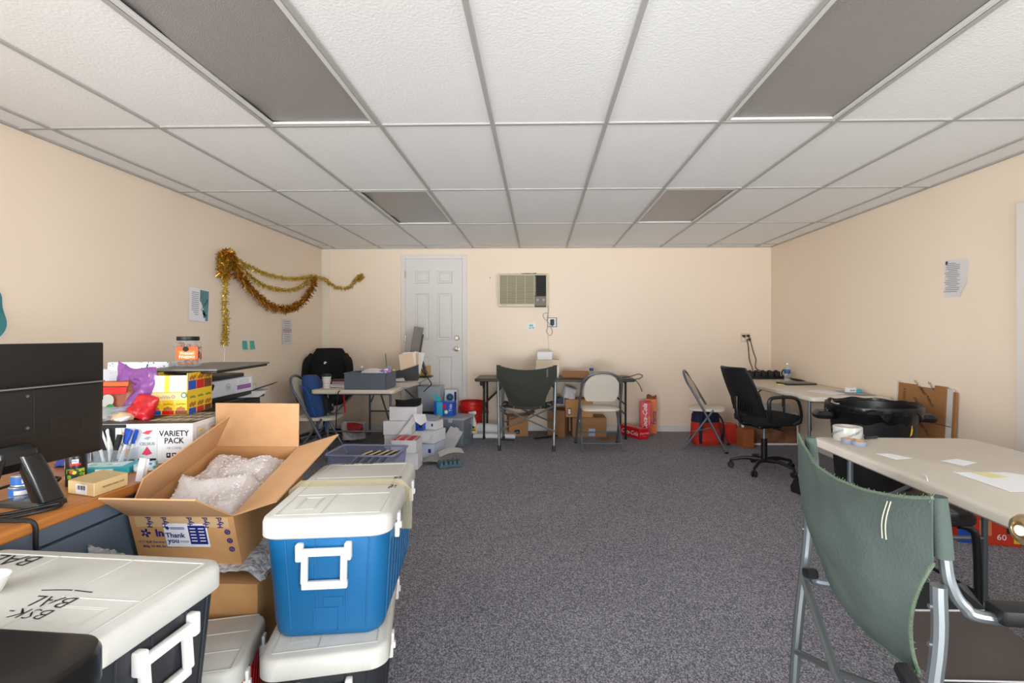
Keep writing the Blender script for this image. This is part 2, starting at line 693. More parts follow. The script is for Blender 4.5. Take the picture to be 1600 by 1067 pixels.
# six-panel door in the back wall
dz = 2.262
d1 = E('door_1', '', '', (0, YB, 0))
del d1['label'], d1['category']
d1['kind'] = 'structure'
a, b = PY(634, 500, YB).x, PY(722.5, 500, YB).x
fo, fi = PY(627, 500, YB).x, PY(729.5, 500, YB).x
door_w = mat('door_white', 'dcd9d5', 0.4)
mb = MB()
mb.bx(fo, a, -.022, 0, 0, dz + .05, .003).bx(b, fi, -.022, 0, 0, dz + .05, .003).bx(a, b, -.022, 0, dz, dz + .05, .003)
mb.build('door_frame', white_paint, d1)
MB().bx(a + .004, b - .004, -.006, .03, .01, dz - .004).build('door_leaf', door_w, d1)
for (xa, xb, ya, yb) in ((649, 671, 423, 443), (683, 707, 423, 443), (649, 671, 458, 531), (683, 707, 458, 531), (649, 671, 556, 632), (683, 707, 556, 632)):
    p, q = PY(xa, ya, YB), PY(xb, yb, YB)
    w, h = q.x - p.x, p.z - q.z
    mb = MB()
    M = Matrix.Translation(((p.x + q.x) / 2, -.006, (p.z + q.z) / 2)) @ Matrix.Rotation(R(90), 4, 'X')
    mb.loft([(w, h, .004, 0), (w - .012, h - .012, .004, .008), (w - .03, h - .03, .004, .001), (w - .05, h - .05, .004, .001), (w - .075, h - .075, .004, .009)], M, n=1)
    mb.build('door_panel', door_w, d1, 20)
nickel = mat('satin_nickel', 'b5aa98', 0.25, 0.9)
for (px, py) in ((714, 528), (714, 545)):
    p = PY(px, py, YB)
    M = Matrix.Translation((p.x, -.006, p.z)) @ Matrix.Rotation(R(90), 4, 'X')
    if py == 545:
        MB().lathe([(0, 0), (.034, 0), (.034, .008), (.013, .012), (.013, .03), (.026, .04), (.03, .052), (.022, .064), (0, .066)], 20, M).build('door_knob', nickel, d1)
    else:
        MB().lathe([(0, 0), (.034, 0), (.033, .012), (.024, .02), (.012, .02), (.012, .026), (0, .026)], 20, M).build('deadbolt', nickel, d1)
for z in (2.05, 1.2, .3):
    MB().cyl((a, -.026, z - .05), (a, -.026, z + .05), .009, 8).build('hinge', nickel, d1)

# door with casing in the right wall and the open entrance door beside the camera
d2 = E('door_2', '', '', (XR, 0, 0))
del d2['label'], d2['category']
d2['kind'] = 'structure'
yj = PX(1594, 500, XR).y
zj = PX(1594, 318, XR).z
MB().bx(-.025, 0, yj - .07, yj, 0, zj, .004).bx(-.025, 0, yj - 1.0, yj - .93, 0, zj, .004).bx(-.025, 0, yj - .93, yj - .07, zj - .07, zj, .004).build('door_frame', white_paint, d2)
MB().bx(-.008, .02, yj - .93, yj - .07, .01, zj - .07).build('door_leaf', door_w, d2)
d3 = E('door_3', '', '', (.931, .96, 0))
del d3['label'], d3['category']
d3['kind'] = 'structure'
MB().bx(-.02, .02, -.88, 0, .012, 2.05, .003).build('door_leaf', mat('entrance_door_paint', 'a39d94', .5), d3)
brass = mat('aged_brass', 'bda781', 0.28, 0.9, bump=.05, bscale=60, var=.25, vscale=30)
kM = Matrix.Translation((-.02, -.06, .925)) @ Matrix.Rotation(R(-90), 4, 'Y')
kn = MB().lathe([(0, 0), (.033, 0), (.033, .006), (.014, .01), (.013, .028), (.02, .032), (.027, .042), (.0275, .056), (.024, .064), (.016, .067), (.0145, .064), (0, .064)], 28, kM).build('door_knob', brass, d3)
MB().lathe([(0, .063), (.009, .063), (.009, .068), (0, .068)], 16, kM).build('lock_cylinder', cream_pl, kn)

# ================================================================ COOLERS
def cooler(label, loc, rz, body_hex, w=.385, l=.655, h=.37, group='picnic coolers', lidh=.062):
    t = E('picnic_cooler', label, 'cooler', loc, rz, group)
    bm_ = mat('cooler_body_' + body_hex, body_hex, .42, bump=.12, bscale=220, var=.06, vscale=5)
    b = MB()
    hb = h - lidh
    wt, lt = w - .02, l - .02
    b.loft([(wt * .84, lt * .9, .05, 0), (wt * .875, lt * .925, .055, .008), (wt * .90, lt * .94, .058, .03), (wt, lt, .06, hb), (wt - .01, lt - .01, .055, hb + .004)], n=6)
    body = b.build('body', bm_, t, 40)
    r = MB()   # moulded ribs on the sides

    def ribx(x, sgn):
        f = lambda z: sgn * (lt * (.94 + .06 * (z - .03) / (hb - .03)) / 2 + .0006)
        r.tube([(x * .9, f(.03), .03), (x, f(hb - .004), hb - .004)], .0024, 5)
    for sg in (-1, 1):
        for x in (-.3, -.08, .16, .33):
            ribx(x * w, sg)
    for sg in (-1, 1):
        for k in range(9):
            y = (-.4 + k * .1) * l
            g = lambda z: sg * (wt * (.90 + .10 * (z - .03) / (hb - .03)) / 2 + .0006)
            r.tube([(g(.03), y * .95, .03), (g(hb - .004), y, hb - .004)], .0024, 5)
    r.build('ribs', bm_, t)
    ld = MB()
    ld.loft([(w - .014, l - .014, .05, hb), (w, l, .055, hb + .006), (w, l, .055, h - .016), (w - .008, l - .008, .053, h - .005), (w - .026, l - .026, .046, h)], n=8)
    lid = ld.build('lid', lid_white, t, 50)
    g = MB()
    ix, iy = w * .40, l * .44
    for p, q in (((-ix, -iy), (ix, -iy)), ((ix, -iy), (ix, iy)), ((ix, iy), (-ix, iy)), ((-ix, iy), (-ix, -iy)), ((-ix, iy * .35), (ix, iy * .35)), ((-ix, -iy * .35), (ix, -iy * .35))):
        g.tube([(p[0], p[1], h + .0004), (q[0], q[1], h + .0004)], .0026, 6, flat=.6)
    g.tube([(-ix * .15, -iy * .35, h + .0004), (-ix * .15, -iy, h + .0004)], .0022, 6, flat=.6)
    for k in (0, .006):
        g.tube([(-ix * .75 + k, -iy * .45 - k, h), (-ix * .35 - k, -iy * .45 - k, h), (-ix * .35 - k, -iy * .85 + k, h), (-ix * .75 + k, -iy * .85 + k, h)], .0016, 5, closed=True, flat=.6)
    g.build('lid_ridges', lid_white, lid)
    for sg in (-1, 1):
        yf = sg * (lt / 2 - .002)
        for s in (-1, 1):
            MB().box((s * .070, yf + sg * .012, hb - .036), (.020, .026, .052), None, .005, 2).build('handle_bracket', white_pl, t)
        hb_ = MB()
        z1, z0, yo = hb - .026, hb - .150, yf + sg * .016
        sl = -.012 * sg
        for (x0, x1, za, zb) in ((-.066, .066, z1 - .022, z1), (-.066, .066, z0, z0 + .024), (-.066, -.047, z0 + .02, z1 - .018), (.047, .066, z0 + .02, z1 - .018)):
            hb_.box(((x0 + x1) / 2, yo + sl * (1 - ((za + zb) / 2 - z0) / .13), (za + zb) / 2), (x1 - x0, .018, zb - za), (R(sg * 4), 0, 0), .004, 2)
        hb_.build('handle', white_pl, t)
    for y in (-.27 * l, .27 * l):
        la = MB()
        la.box((w / 2 + .003, y, hb + .006), (.010, .028, .034), None, .003, 2)
        la.box((w / 2 - .003, y, hb - .034), (.016, .020, .05), None, .004, 2)
        la.box((w / 2 + .008, y, hb - .02), (.008, .016, .02), None, .002)
        la.build('latch', white_pl, t)
        MB().box((-w / 2 - .003, y, hb + .002), (.01, .05, .05), None, .003, 2).build('hinge', white_pl, t)
    return t, lid, h


bl, blid, bh = cooler('blue picnic cooler with white lid and tape strip, stacked on a black cooler', (-.678, 1.80, .353), R(7), '0e5f92')
lowb, _, _ = cooler('black picnic cooler with white lid directly under the blue cooler', (-.69, 1.74, 0), R(13), '24262a', .36, .67, .353)
blk, klid, kh = cooler('black picnic cooler with marker-written white lid in front of the desk', (-1.135, 1.095, .345), R(85.5), '26282d', .385, .665, .355)
cooler('black picnic cooler standing on the floor beneath the marker-written one', (-1.135, 1.095, 0), R(85.5), '26282d', .385, .665, .345)
rd, _, _ = cooler('red picnic cooler with white lid, low between the two black coolers', (-1.035, 1.545, 0), R(15), 'c01320', .27, .33, .30)
# marks on the lids
text(klid, 'BSK-', .05, (-.088, -.10, kh), (0, 1, 0), (-1, 0, 0), ink, 'marker_writing', bold=-.001)
text(klid, 'BAL', .06, (-.042, -.10, kh), (0, 1, 0), (-1, 0, 0), ink, 'marker_writing', bold=-.001)
MB().tube([(.0, -.15, kh + .0008), (.004, -.09, kh + .0008), (-.003, -.03, kh + .0008)], .0018, 5, k=4, flat=.4).build('marker_line', ink, klid)
text(klid, 'BAL', .075, (.125, .20, kh), (0, 1, 0), (-1, 0, 0), ink, 'marker_writing', bold=-.001)
text(blid, 'BSK - BAP', .03, (-.05, .302, bh), (-1, 0, 0), (0, -1, 0), ink, 'marker_writing')
text(blid, 'BSK-BAL', .04, (.15, .02, bh), (0, -1, 0), (1, 0, 0), ink, 'marker_writing')
tape_m = clear('packing_tape', 'ece6d6', .35, .25, 'c2b79c')
mb = MB()
mb.tube([(-.199, .0, bh - .06), (-.1985, .0, bh - .02), (-.175, .0, bh + .0012), (.175, -.012, bh + .0012), (.1965, -.012, bh - .02), (.195, -.012, bh - .16)], .021, 6, flat=.03)
mb.build('tape_strip', tape_m, bl)
MB().box((.02, -.3172 + .012, .11), (.058, .004, .03), (R(4), 0, 0), .001).build('badge', mat('cooler_body_0e5f92', ''), bl)
MB().box((-.005, -.3172 + .018, .055), (.075, .004, .075), (R(4), 0, 0), .004).build('drain_pad', mat('cooler_body_0e5f92', ''), bl)

# black storage bin at the lower corner and the white bowl on the lid
t = E('storage_bin', 'black plastic storage bin with flat rounded lid, beside the marker-written cooler', 'bin', (-1.085, .635, 0), R(-4))
gm = mat('bin_lid_black', '0b0b0a', .38, bump=.03, bscale=90, coat=.1)
MB().loft([(.62, .42, .05, 0), (.66, .46, .05, .683)], n=6).build('body', gm, t)
MB().loft([(.68, .48, .06, .683), (.69, .49, .065, .69), (.69, .49, .065, .738), (.68, .48, .06, .748), (.66, .46, .05, .751)], n=8).build('lid', gm, t)
T(MB().lathe([(0, 0), (.03, 0), (.045, .03), (.047, .03), (.033, -.003), (0, -.003)], 24), 'paper_bowl', white_pl,
  'small white bowl at the edge of the marker-written cooler lid', 'bowl', (-1.222, 1.072, .704))

# ================================================================ DESK
desk = E('office_desk', 'wood-topped desk with blue-grey metal front under the black monitor', 'desk', (0, 0, 0))
dwood = wood_mat('desk_wood', 'a8662f', 'c58040', 1)
DZ = .73
mb = MB()
mb.prism([(-1.45, .55), (-1.45, 1.85), (-1.462, 2.05), (-1.49, 2.3), (-1.49, 2.62), (-2.35, 2.62), (-2.35, .55)], DZ - .032, DZ)
e = [ed for ed in mb.bm.edges]
bmesh.ops.bevel(mb.bm, geom=e, offset=.01, segments=3, affect='EDGES', profile=.5)
mb.build('desktop', dwood, desk)
dblue = mat('desk_blue_grey', '6b7b8e', .4, .1)
MB().bx(-1.52, -1.49, .6, 2.55, .632, DZ - .034, .003).build('front_panel', dblue, desk)
MB().bx(-1.52, -1.489, .6, 2.55, .05, .624, .003).build('front_panel', dblue, desk)
MB().bx(-2.3, -1.52, .6, .63, .02, DZ - .034).build('side_panel', dblue, desk)
MB().bx(-2.3, -1.52, 2.52, 2.55, .02, DZ - .034).build('side_panel', dblue, desk)
MB().bx(-2.3, -1.9, .63, 1.0, .06, DZ - .06).build('pedestal', dblue, desk)

# monitor seen from behind
mon = E('computer_monitor', 'black computer monitor seen from behind on the wooden desk', 'monitor', (-1.637, 1.49, DZ), R(83.7))
mblack = mat('monitor_black', '14110f', .5, bump=.02, bscale=300)
sc_ = MB()   # local: x along width, y towards the screen (away from the viewer), z up
sc_.bx(-.305, .305, -.0, .012, .118, .51, .004, 2)
MBm = MB()
MBm.bx(-.305, .305, -.018, -.0, .30, .51, .004, 2)
sc_.build('bezel', mblack, mon)
MBm.build('upper_back', mblack, mon)
lower = MB().loft([(.61, .26, .006, 0), (.60, .25, .008, .018), (.56, .23, .01, .026)], Matrix.Translation((0, -.0, .245)) @ Matrix.Rotation(R(90), 4, 'X'), n=3).build('lower_back', mblack, mon)
MB().bx(-.30, .30, -.030, -.019, .368, .373, .001).build('vent_ridge', mat('vent_grey', '6d6d6a', .5), lower)
mb = MB()
for k in range(60):
    mb.box((-.27 + k * .009, -.0285, .378), (.004, .004, .004))
vh = mb.build('vent_holes', black_pl, lower)
vh['kind'] = 'stuff'
for (x, z) in ((-.05, .345), (.05, .345), (-.05, .245), (.05, .245)):
    MB().cyl((x, -.025, z), (x, -.029, z), .0045, 10).build('screw', steel, lower)
mb = MB()
for q in ((-.07, .07, .365, .366), (-.07, .07, .225, .226), (-.07, -.069, .225, .366), (.069, .07, .225, .366), (.12, .22, .262, .263), (.12, .22, .205, .206), (.12, .121, .205, .263), (.219, .22, .205, .263)):
    mb.bx(q[0], q[1], -.0270, -.0258, q[2], q[3])
mb.build('panel_seams', dark_grey, lower)
MB().bx(-.306, .306, .0125, .0135, .13, .505).build('screen', mat('dark_screen', '08080a', .2), mon)
st = mat('stand_black', '15171a', .3, coat=.3)
mb = MB()
mb.loft([(.12, .03, .012, .12, 0, -.03), (.12, .05, .015, .15, 0, -.045), (.11, .05, .015, .185, 0, -.04), (.1, .03, .012, .2, 0, -.03)], n=4)
neck = mb.build('stand_neck', st, mon)
for s in (-1.9, .8):
    mb = MB()
    mb.loft([(.075, .05, .016, .02, s * .08, -.085), (.07, .045, .016, .10, s * .055, -.072), (.065, .04, .016, .168, s * .035, -.055)], n=4)
    mb.build('stand_leg', st, mon)
    mb = MB()
    mb.loft([(.085, .19, .02, 0, s * .082, -.02), (.083, .188, .02, .012, s * .082, -.02), (.073, .09, .02, .022, s * .082, -.06)], n=4)
    mb.build('stand_foot', st, mon)
MB().tube([(-1.68, 1.42, DZ + .2), (-1.62, 1.30, DZ + .11), (-1.56, 1.34, DZ + .03), (-1.46, 1.44, DZ + .008), (-1.47, 1.52, DZ + .006), (-1.62, 1.42, DZ + .006), (-1.72, 1.25, DZ + .006)], .006, 8, k=8)
c1 = MB()
c1.tube([(-1.60, 1.335, DZ + .17), (-1.585, 1.345, DZ + .09), (-1.545, 1.36, DZ + .03), (-1.50, 1.385, DZ + .012), (-1.462, 1.40, DZ + .007), (-1.445, 1.405, DZ - .01), (-1.443, 1.405, DZ - .06), (-1.447, 1.41, DZ - .2)], .0065, 8, k=8)
c1.tube([(-1.66, 1.37, DZ + .012), (-1.56, 1.44, DZ + .012), (-1.495, 1.525, DZ + .012), (-1.485, 1.50, DZ + .008), (-1.54, 1.42, DZ + .007), (-1.66, 1.30, DZ + .007), (-1.8, 1.22, DZ + .007)], .0055, 8, k=8)
c1.tube([(-1.83, 1.5, DZ + .007), (-1.78, 1.66, DZ + .03), (-1.70, 1.74, DZ + .03), (-1.66, 1.6, DZ + .008)], .005, 8, k=8)
T(c1, 'monitor_cable', black_pl, 'black monitor cables looped on the desk and falling over its edge', 'cable')

# things on the desk
def on_desk(px, py):
    return P(px, py, DZ)


can_m = mat('can_label_blue', '2f6fc4', .35)
tin = mat('tin', 'b9bcc0', .3, .8)
p = on_desk(30, 776)
for k in range(2):
    t = E('food_can', 'blue-labelled food can on the desk, %s of the pair behind the monitor stand' % ('lower' if k == 0 else 'upper'), 'can', (p.x + .004 * k, p.y + .01 + .004 * k, DZ + k * .037), .4 * k, 'blue food cans')
    t.scale = (.8, .8, 1)
    MB().lathe([(0, 0), (.042, 0), (.043, .002), (.042, .005), (.042, .031), (.043, .034), (.042, .036), (.04, .033), (0, .033)], 28).build('can_body', tin, t)
    MB().lathe([(.0424, .006), (.0426, .006), (.0426, .030), (.0424, .030)], 28).build('label_band', can_m, t)
    a = R(-50)
    n = Vector((math.cos(a), math.sin(a), 0))
    u = Vector((-n.y, n.x, 0))
    MB().sheet(lambda uu, vv: (.0431 * math.cos(a - .5 + uu), .0431 * math.sin(a - .5 + uu), .011 + .014 * vv), 8, 1, .0005).build('label_patch', white_pl, t)
p = on_desk(107, 761)
t = E('seasoning_can', 'black seasoning can with green and yellow picture, beside the tan box', 'can', (p.x, p.y + .03, DZ))
MB().lathe([(0, 0), (.03, 0), (.0305, .002), (.0305, .104), (.03, .107), (.028, .11), (.027, .108), (0, .108)], 28).build('can_body', mat('can_black', '151414', .35), t)
a = R(-52)


def wrap(parent, name, m, r, a0, a1, z0, z1, k=10):
    return MB().sheet(lambda u, v: (r * math.cos(a0 + (a1 - a0) * u), r * math.sin(a0 + (a1 - a0) * u), z0 + (z1 - z0) * v), k, 1, .0005).build(name, m, parent)


wrap(t, 'picture', pattern_mat('herb_print', '20361a', ['8cb52a', 'e0c53a', 'd2342a', '6f9a22'], 70, .4, .5), .0308, a - .9, a + .9, .02, .062)
wrap(t, 'logo_red', red_m, .0308, a - .5, a + .5, .074, .082)
wrap(t, 'logo_white', white_ink, .031, a - .3, a + .3, .082, .096)
n = Vector((math.cos(a), math.sin(a), 0))
text(t, 'Mc', .014, n * .0313 + Vector((0, 0, .089)), (-n.y, n.x, 0), (0, 0, 1), blue_m)
p = on_desk(91, 756)
t = E('spice_bottle', 'slim white bottle with red cap behind the seasoning can', 'bottle', (p.x - .01, p.y + .06, DZ))
MB().lathe([(0, 0), (.018, 0), (.018, .08), (.015, .085), (0, .085)], 18).build('bottle_body', white_pl, t)
MB().lathe([(.0182, .015), (.0184, .015), (.0184, .04), (.0182, .04)], 18).build('label_band', green_m, t)
MB().lathe([(.016, .07), (.0185, .07), (.0185, .095), (.016, .098), (0, .098)], 18).build('cap', red_m, t)
# tan carton with barcode
t = E('tan_box', 'small tan cardboard box with a barcode label, at the desk edge', 'box', (0, 0, 0))
A, B, C_ = on_desk(147, 777), on_desk(106, 771), on_desk(200, 758)
u, v = (B - A), (C_ - A)
D_ = B + v
hh = .046
mb = MB()
vs = [A, C_, C_ + u, B]
mb.add([(*q.xy, DZ + .001) for q in vs] + [(*q.xy, DZ + hh) for q in vs], [(0, 1, 2, 3), (4, 5, 6, 7), (0, 1, 5, 4), (1, 2, 6, 5), (2, 3, 7, 6), (3, 0, 4, 7)])
bmesh.ops.bevel(mb.bm, geom=mb.bm.edges[:], offset=.0015, segments=1, affect='EDGES')
mb.build('box_body', mat('tan_card', 'dcc08c', .7), t)
uu = -u.normalized()
c = A + u * .48
decal(t, 'barcode_label', white_card, (c.x, c.y, DZ + .021), uu, Z_, .052, .032)
for k in range(9):
    decal(t, 'barcode_bar', ink, Vector((c.x, c.y, DZ + .026)) + uu * (-.018 + k * .0045) + uu.cross(Z_) * .001, uu, Z_, .001 + .0012 * (k % 3), .014, .0004)
text(t, 'MODERN HAND SOAP', .0085, (A + v * .55) + Vector((0, 0, .024)), v, Z_, brown_m)
# teal flat box, paper, clear bags
p = on_desk(163, 741)
t = E('teal_box', 'flat teal box lying behind the tan box on the desk', 'box', (p.x - .02, p.y + .045, DZ), R(12))
MB().box((0, 0, .013), (.19, .1, .026), None, .002).build('box_body', teal_m, t)
MB().box((-.01, 0, .0268), (.15, .07, .0015)).build('top_print', pattern_mat('teal_box_print', 'cfe6e4', ['e5b8a0', '8ccad0', 'ffffff', 'd07060'], 30, .5, .4), t)
MB().box((.01, -.0505, .014), (.06, .001, .012)).build('front_print', white_ink, t)
T(MB().box((0, 0, .016), (.07, .05, .03), None, .002), 'printed_carton', pattern_mat('carton_print', 'd4e4ea', ['2f9ed0', '8cc050', 'ffffff', '35aebb'], 60, .5, .45), 'small white carton printed blue and green by the teal box', 'box', (p.x + .115, p.y + .06, DZ), (0, 0, .5))
T(MB().box((0, 0, .042), (.022, .006, .085), None, .001).box((.006, .012, .04), (.022, .004, .08), (0, 0, .5), .001), 'folded_leaflet', white_card, 'narrow folded white leaflet standing at the desk edge', 'leaflet', (on_desk(225, 752).x - .02, on_desk(225, 752).y, DZ), (R(-4), R(8), .3))
bag_m = clear('bag_film', 'eceff2', .3, .2, 'dfe4e8')
T(MB().pouch(.21, .12, .07, 3, .02, 12, None, True), 'plastic_bag', bag_m, 'crumpled clear plastic bag in front of the pens', 'bag', (on_desk(160, 728).x, on_desk(160, 728).y + .02, DZ), (R(-62), 0, R(10)))
T(MB().pouch(.12, .09, .05, 5, .025, 10, None, True), 'blue_pouch', mat('blue_film', '2448a8', .35), 'crumpled blue packet lying behind the spice bottle', 'packet', (on_desk(86, 742).x - .05, on_desk(86, 742).y + .12, DZ), (R(-50), 0, R(20)))
# pen holder
p = on_desk(166, 733)
t = E('pen_holder', 'clear tub crammed with pens beside the variety pack', 'pen holder', (p.x, p.y + .05, DZ))
MB().loft([(.13, .09, .02, 0), (.15, .1, .025, .075), (.146, .096, .025, .075), (.126, .086, .02, .004)], n=4).build('tub', clear_pl, t)
pens = [(-.05, .02, -14, 8, 'w'), (-.03, -.01, -8, -4, 'w'), (-.035, .02, -5, 12, 'w'), (-.005, -.02, 10, -6, 'k'), (.01, .02, 12, 6, 'b'), (.03, 0, 14, 2, 'b'), (.035, -.02, 17, -6, 'b'), (.045, .02, 20, 5, 'b'), (-.055, -.02, -18, -3, 'w'), (.0, .03, 3, 9, 'w')]
cnt = {'w': 0, 'b': 0}
ordn = ('first', 'second', 'third', 'fourth', 'fifth')
for (x, y, ay, ax, kk) in sorted(pens):
    if kk == 'k':
        lb_ = 'thick black marker standing in the clear tub'
    else:
        lb_ = '%s %s in the clear tub counting from the monitor' % (ordn[cnt[kk]], 'white ballpoint pen' if kk == 'w' else 'white pen with blue cap')
        cnt[kk] += 1
    e_ = E('marker_pen' if kk == 'k' else 'ballpoint_pen', lb_, 'pen', (p.x + x * .6, p.y + .05 + y, DZ + .006), 0, None if kk == 'k' else ('blue-capped pens in the tub' if kk == 'b' else 'white pens in the tub'), (R(ax), R(ay), 0))
    r = .0085 if kk == 'k' else .0055
    ln = .125 if kk == 'k' else .15
    MB().lathe([(0, 0), (r, .004), (r, ln * .66), (0, ln * .66)], 10).build('barrel', ink if kk == 'k' else white_pl, e_)
    if kk != 'w':
        MB().lathe([(r * 1.12, ln * .6), (r * 1.15, ln * .61), (r * 1.1, ln), (0, ln * 1.01)], 10).build('cap', ink if kk == 'k' else blue_m, e_)
        MB().box((r * 1.3, 0, ln * .85), (.002, .004, .04)).build('clip', ink if kk == 'k' else blue_m, e_)
    else:
        MB().lathe([(r * .5, ln * .66), (r * .9, ln * .68), (r * .8, ln * .95), (0, ln)], 10).build('grip', white_ink, e_)

# variety pack of cans
A = on_desk(301, 724)
B = on_desk(150, 724)
ang = math.atan2(A.y - B.y, A.x - B.x) + R(5)
t = E('drink_pack', 'white and black variety pack carton of drink cans on the desk', 'carton', (A.x, A.y, DZ), ang)
w, d, h = .40, .33, .168
MB().bx(-w, 0, 0, d, .001, h, .002).build('carton_body', white_card, t)
fy = 0
decal(t, 'black_print', ink, (-w + .07, fy, .125), X_, Z_, .14, .084)
decal(t, 'black_print', ink, (-w + .06, fy, .05), X_, Z_, .11, .07)
cans_m = mat('can_silver_print', 'd3d5d8', .5)
for x, fm, nm in ((-.262, orange_m, 'o'), (-.178, mat('pink_print', 'd3244a', .4), 'w')):
    decal(t, 'can_print', cans_m, (x, fy - .0009, .078), X_, Z_, .078, .15)
    text(t, 'CELSIUS', .0165, (x, fy - .0009, .085), X_, Z_, ink)
    mb = MB()
    mb.prism([(-.02, 0), (.005, -.006), (.024, .012), (0, .01)], 0, .0006)
    o = mb.build('swoosh_print', fm, t, 0)
    o.matrix_local = frame((x, fy - .0019, .13), X_, Z_)
    mb = MB()
    mb.prism([(-.014, 0), (.004, -.005), (.017, .009), (0, .008)], 0, .0006)
    o = mb.build('swoosh_print', grey_print, t, 0)
    o.matrix_local = frame((x, fy - .0019, .107), X_, Z_)
    mb = MB()
    if nm == 'o':
        mb.prism([(.022 * math.cos(a_), .022 * math.sin(a_)) for a_ in [R(k) for k in range(165, 391, 15)]], 0, .0006)
    else:
        mb.prism([(-.02, -.012), (0, -.017), (.02, -.01), (.0, .02)], 0, .0006)
    o = mb.build('fruit_print', fm, t, 0)
    o.matrix_local = frame((x, fy - .0019, .055), X_, Z_)
    if nm == 'o':
        for q in (200, 245, 290, 335):
            MB().prism([(.006 * math.cos(R(q - 15)), .006 * math.sin(R(q - 15))), (.017 * math.cos(R(q - 14)), .017 * math.sin(R(q - 14))), (.017 * math.cos(R(q + 14)), .017 * math.sin(R(q + 14)))], 0, .0004).build('fruit_slice', yellow_m, t, 0).matrix_local = frame((x, fy - .0026, .055), X_, Z_)
    decal(t, 'black_print', ink, (x, fy - .0018, .014), X_, Z_, .07, .022, .0006)
text(t, 'VARIETY', .033, (-.073, fy, .126), X_, Z_, ink, bold=.0006, sx=.92)
text(t, 'PACK', .033, (-.073, fy, .096), X_, Z_, ink, bold=.0006, sx=.92)
text(t, '18 CANS', .015, (-.073, fy, .066), X_, Z_, grey_print)
for k in range(3):
    decal(t, 'icon_print', ink, (-.095 + k * .022, fy, .036), X_, Z_, .016, .02)
    decal(t, 'icon_print', white_card, (-.095 + k * .022, fy - .0009, .038), X_, Z_, .006, .008, .0004)
for k, fm in enumerate((yellow_m, orange_m, mat('pink_print', ''))):
    y = .06 + k * .095
    decal(t, 'can_print', cans_m, (0, y, .078), Y_, Z_, .07, .14)
    decal(t, 'fruit_print', fm, (.0009, y, .05), Y_, Z_, .028, .026)
    decal(t, 'swoosh_print', fm, (.0009, y, .128), Y_, Z_, .035, .008)
    text(t, 'CELSIUS', .014, (.0009, y, .085), Y_, Z_, ink)
top_m = mat('pack_top_brown', '3e372f', .5)
decal(t, 'top_print', top_m, (-w / 2, d / 2, h), X_, Y_, w - .004, d - .004)
for i in range(5):
    for j in range(3):
        decal(t, 'top_square', mat('pack_square', 'b3a894', .5), (-.20 + i * .043, .10 + j * .085, h + .0008), X_, Y_, .033, .06, .0005)
PACK_TOP = DZ + h + .0018
# ---- yellow snack box on the variety pack
A = P(293, 648, PACK_TOP)
t = E('snack_box', 'yellow breakfast biscuit box with open white flaps on the variety pack', 'box', (A.x, A.y, PACK_TOP), R(8))
w, d, h = .165, .22, .19
ys = mat('snack_yellow', 'f0c62a', .45)
mb = MB()
mb.bx(-w, 0, 0, .003, 0, .105).bx(-w, 0, d - .003, d, 0, h).bx(-w, -w + .003, 0, d, 0, h).bx(-.003, 0, 0, d, 0, h).bx(-w, 0, 0, d, 0, .003)
mb.build('box_body', ys, t)
MB().bx(-w + .004, -.004, .02, d - .004, .004, h - .02).build('box_filling', brown_m, t)
for x0, x1 in ((-w, -.098), (-.078, -.004)):
    MB().box(((x0 + x1) / 2, .004, .143), (x1 - x0, .003, .075), (R(-4), 0, 0)).build('flap', white_card, t)
MB().box((-.088, .002, .143), (.02, .0035, .075), (R(-4), 0, 0)).build('flap', ys, t)
decal(t, 'pale_print', mat('pale_yellow', 'f7e3a0', .5), (-w / 2, 0, .075), X_, Z_, w - .006, .05)
text(t, 'belVita', .02, (-.10, -.0008, .082), X_, Z_, mat('pale_grey_green', 'a9b58a', .6), shear=.15)
bis = mat('biscuit', 'b9702c', .6)
for k, cm in enumerate((blue_m, red_m, brown_m)):
    x = -.137 + k * .055
    decal(t, 'packet_print', yellow_m, (x, -.0008, .038), X_, Z_, .05, .06)
    decal(t, 'packet_band', cm, (x, -.0017, .012), X_, Z_, .05, .018, .0005)
    text(t, 'belVita', .014, (x, -.0017, .05), X_, Z_, green_m, shear=.15)
    for q in range(3):
        MB().lathe([(0, 0), (.0085, 0), (.0085, .0008), (0, .0008)], 10).build('biscuit_print', bis, t).matrix_local = frame((x - .012 + q * .011, -.002, .027 + .004 * (q % 2)), X_, Z_)
for (x, z, m_) in ((-.014, .09, green_m), (-.14, .078, blue_m), (-.06, .084, red_m)):
    r_ = .013 if m_ is green_m else .007
    MB().lathe([(0, 0), (r_, 0), (r_, .0008), (0, .0008)], 16).build('badge_print', m_, t).matrix_local = frame((x, -.0018, z), X_, Z_)
    MB().lathe([(0, 0), (r_ * .6, 0), (r_ * .6, .0004), (0, .0004)], 12).build('badge_print', white_ink, t).matrix_local = frame((x, -.0028, z), X_, Z_)
for k, (c_lo, c_hi) in enumerate(((blue_m, blue_m), (red_m, red_m), (brown_m, brown_m))):
    y = .04 + k * .07
    decal(t, 'packet_print', c_hi, (0, y, .15), Y_, Z_, .066, .075)
    decal(t, 'packet_print', yellow_m, (.0009, y, .172), Y_, Z_, .062, .035, .0005)
    decal(t, 'packet_band', c_lo, (.0009, y, .014), Y_, Z_, .06, .025, .0005)
    text(t, 'belVita', .017, (.0009, y, .078), Y_, Z_, green_m, shear=.15)
    for q in range(4):
        MB().lathe([(0, 0), (.009, 0), (.009, .0008), (0, .0008)], 10).build('biscuit_print', bis, t).matrix_local = frame((.0015, y - .018 + q * .012, .04 + .006 * (q % 2)), Y_, Z_)
        MB().lathe([(0, 0), (.009, 0), (.009, .0008), (0, .0008)], 10).build('biscuit_print', bis, t).matrix_local = frame((.0018, y - .018 + q * .012, .165 + .006 * (q % 2)), Y_, Z_)
BOX_TOP = PACK_TOP + h
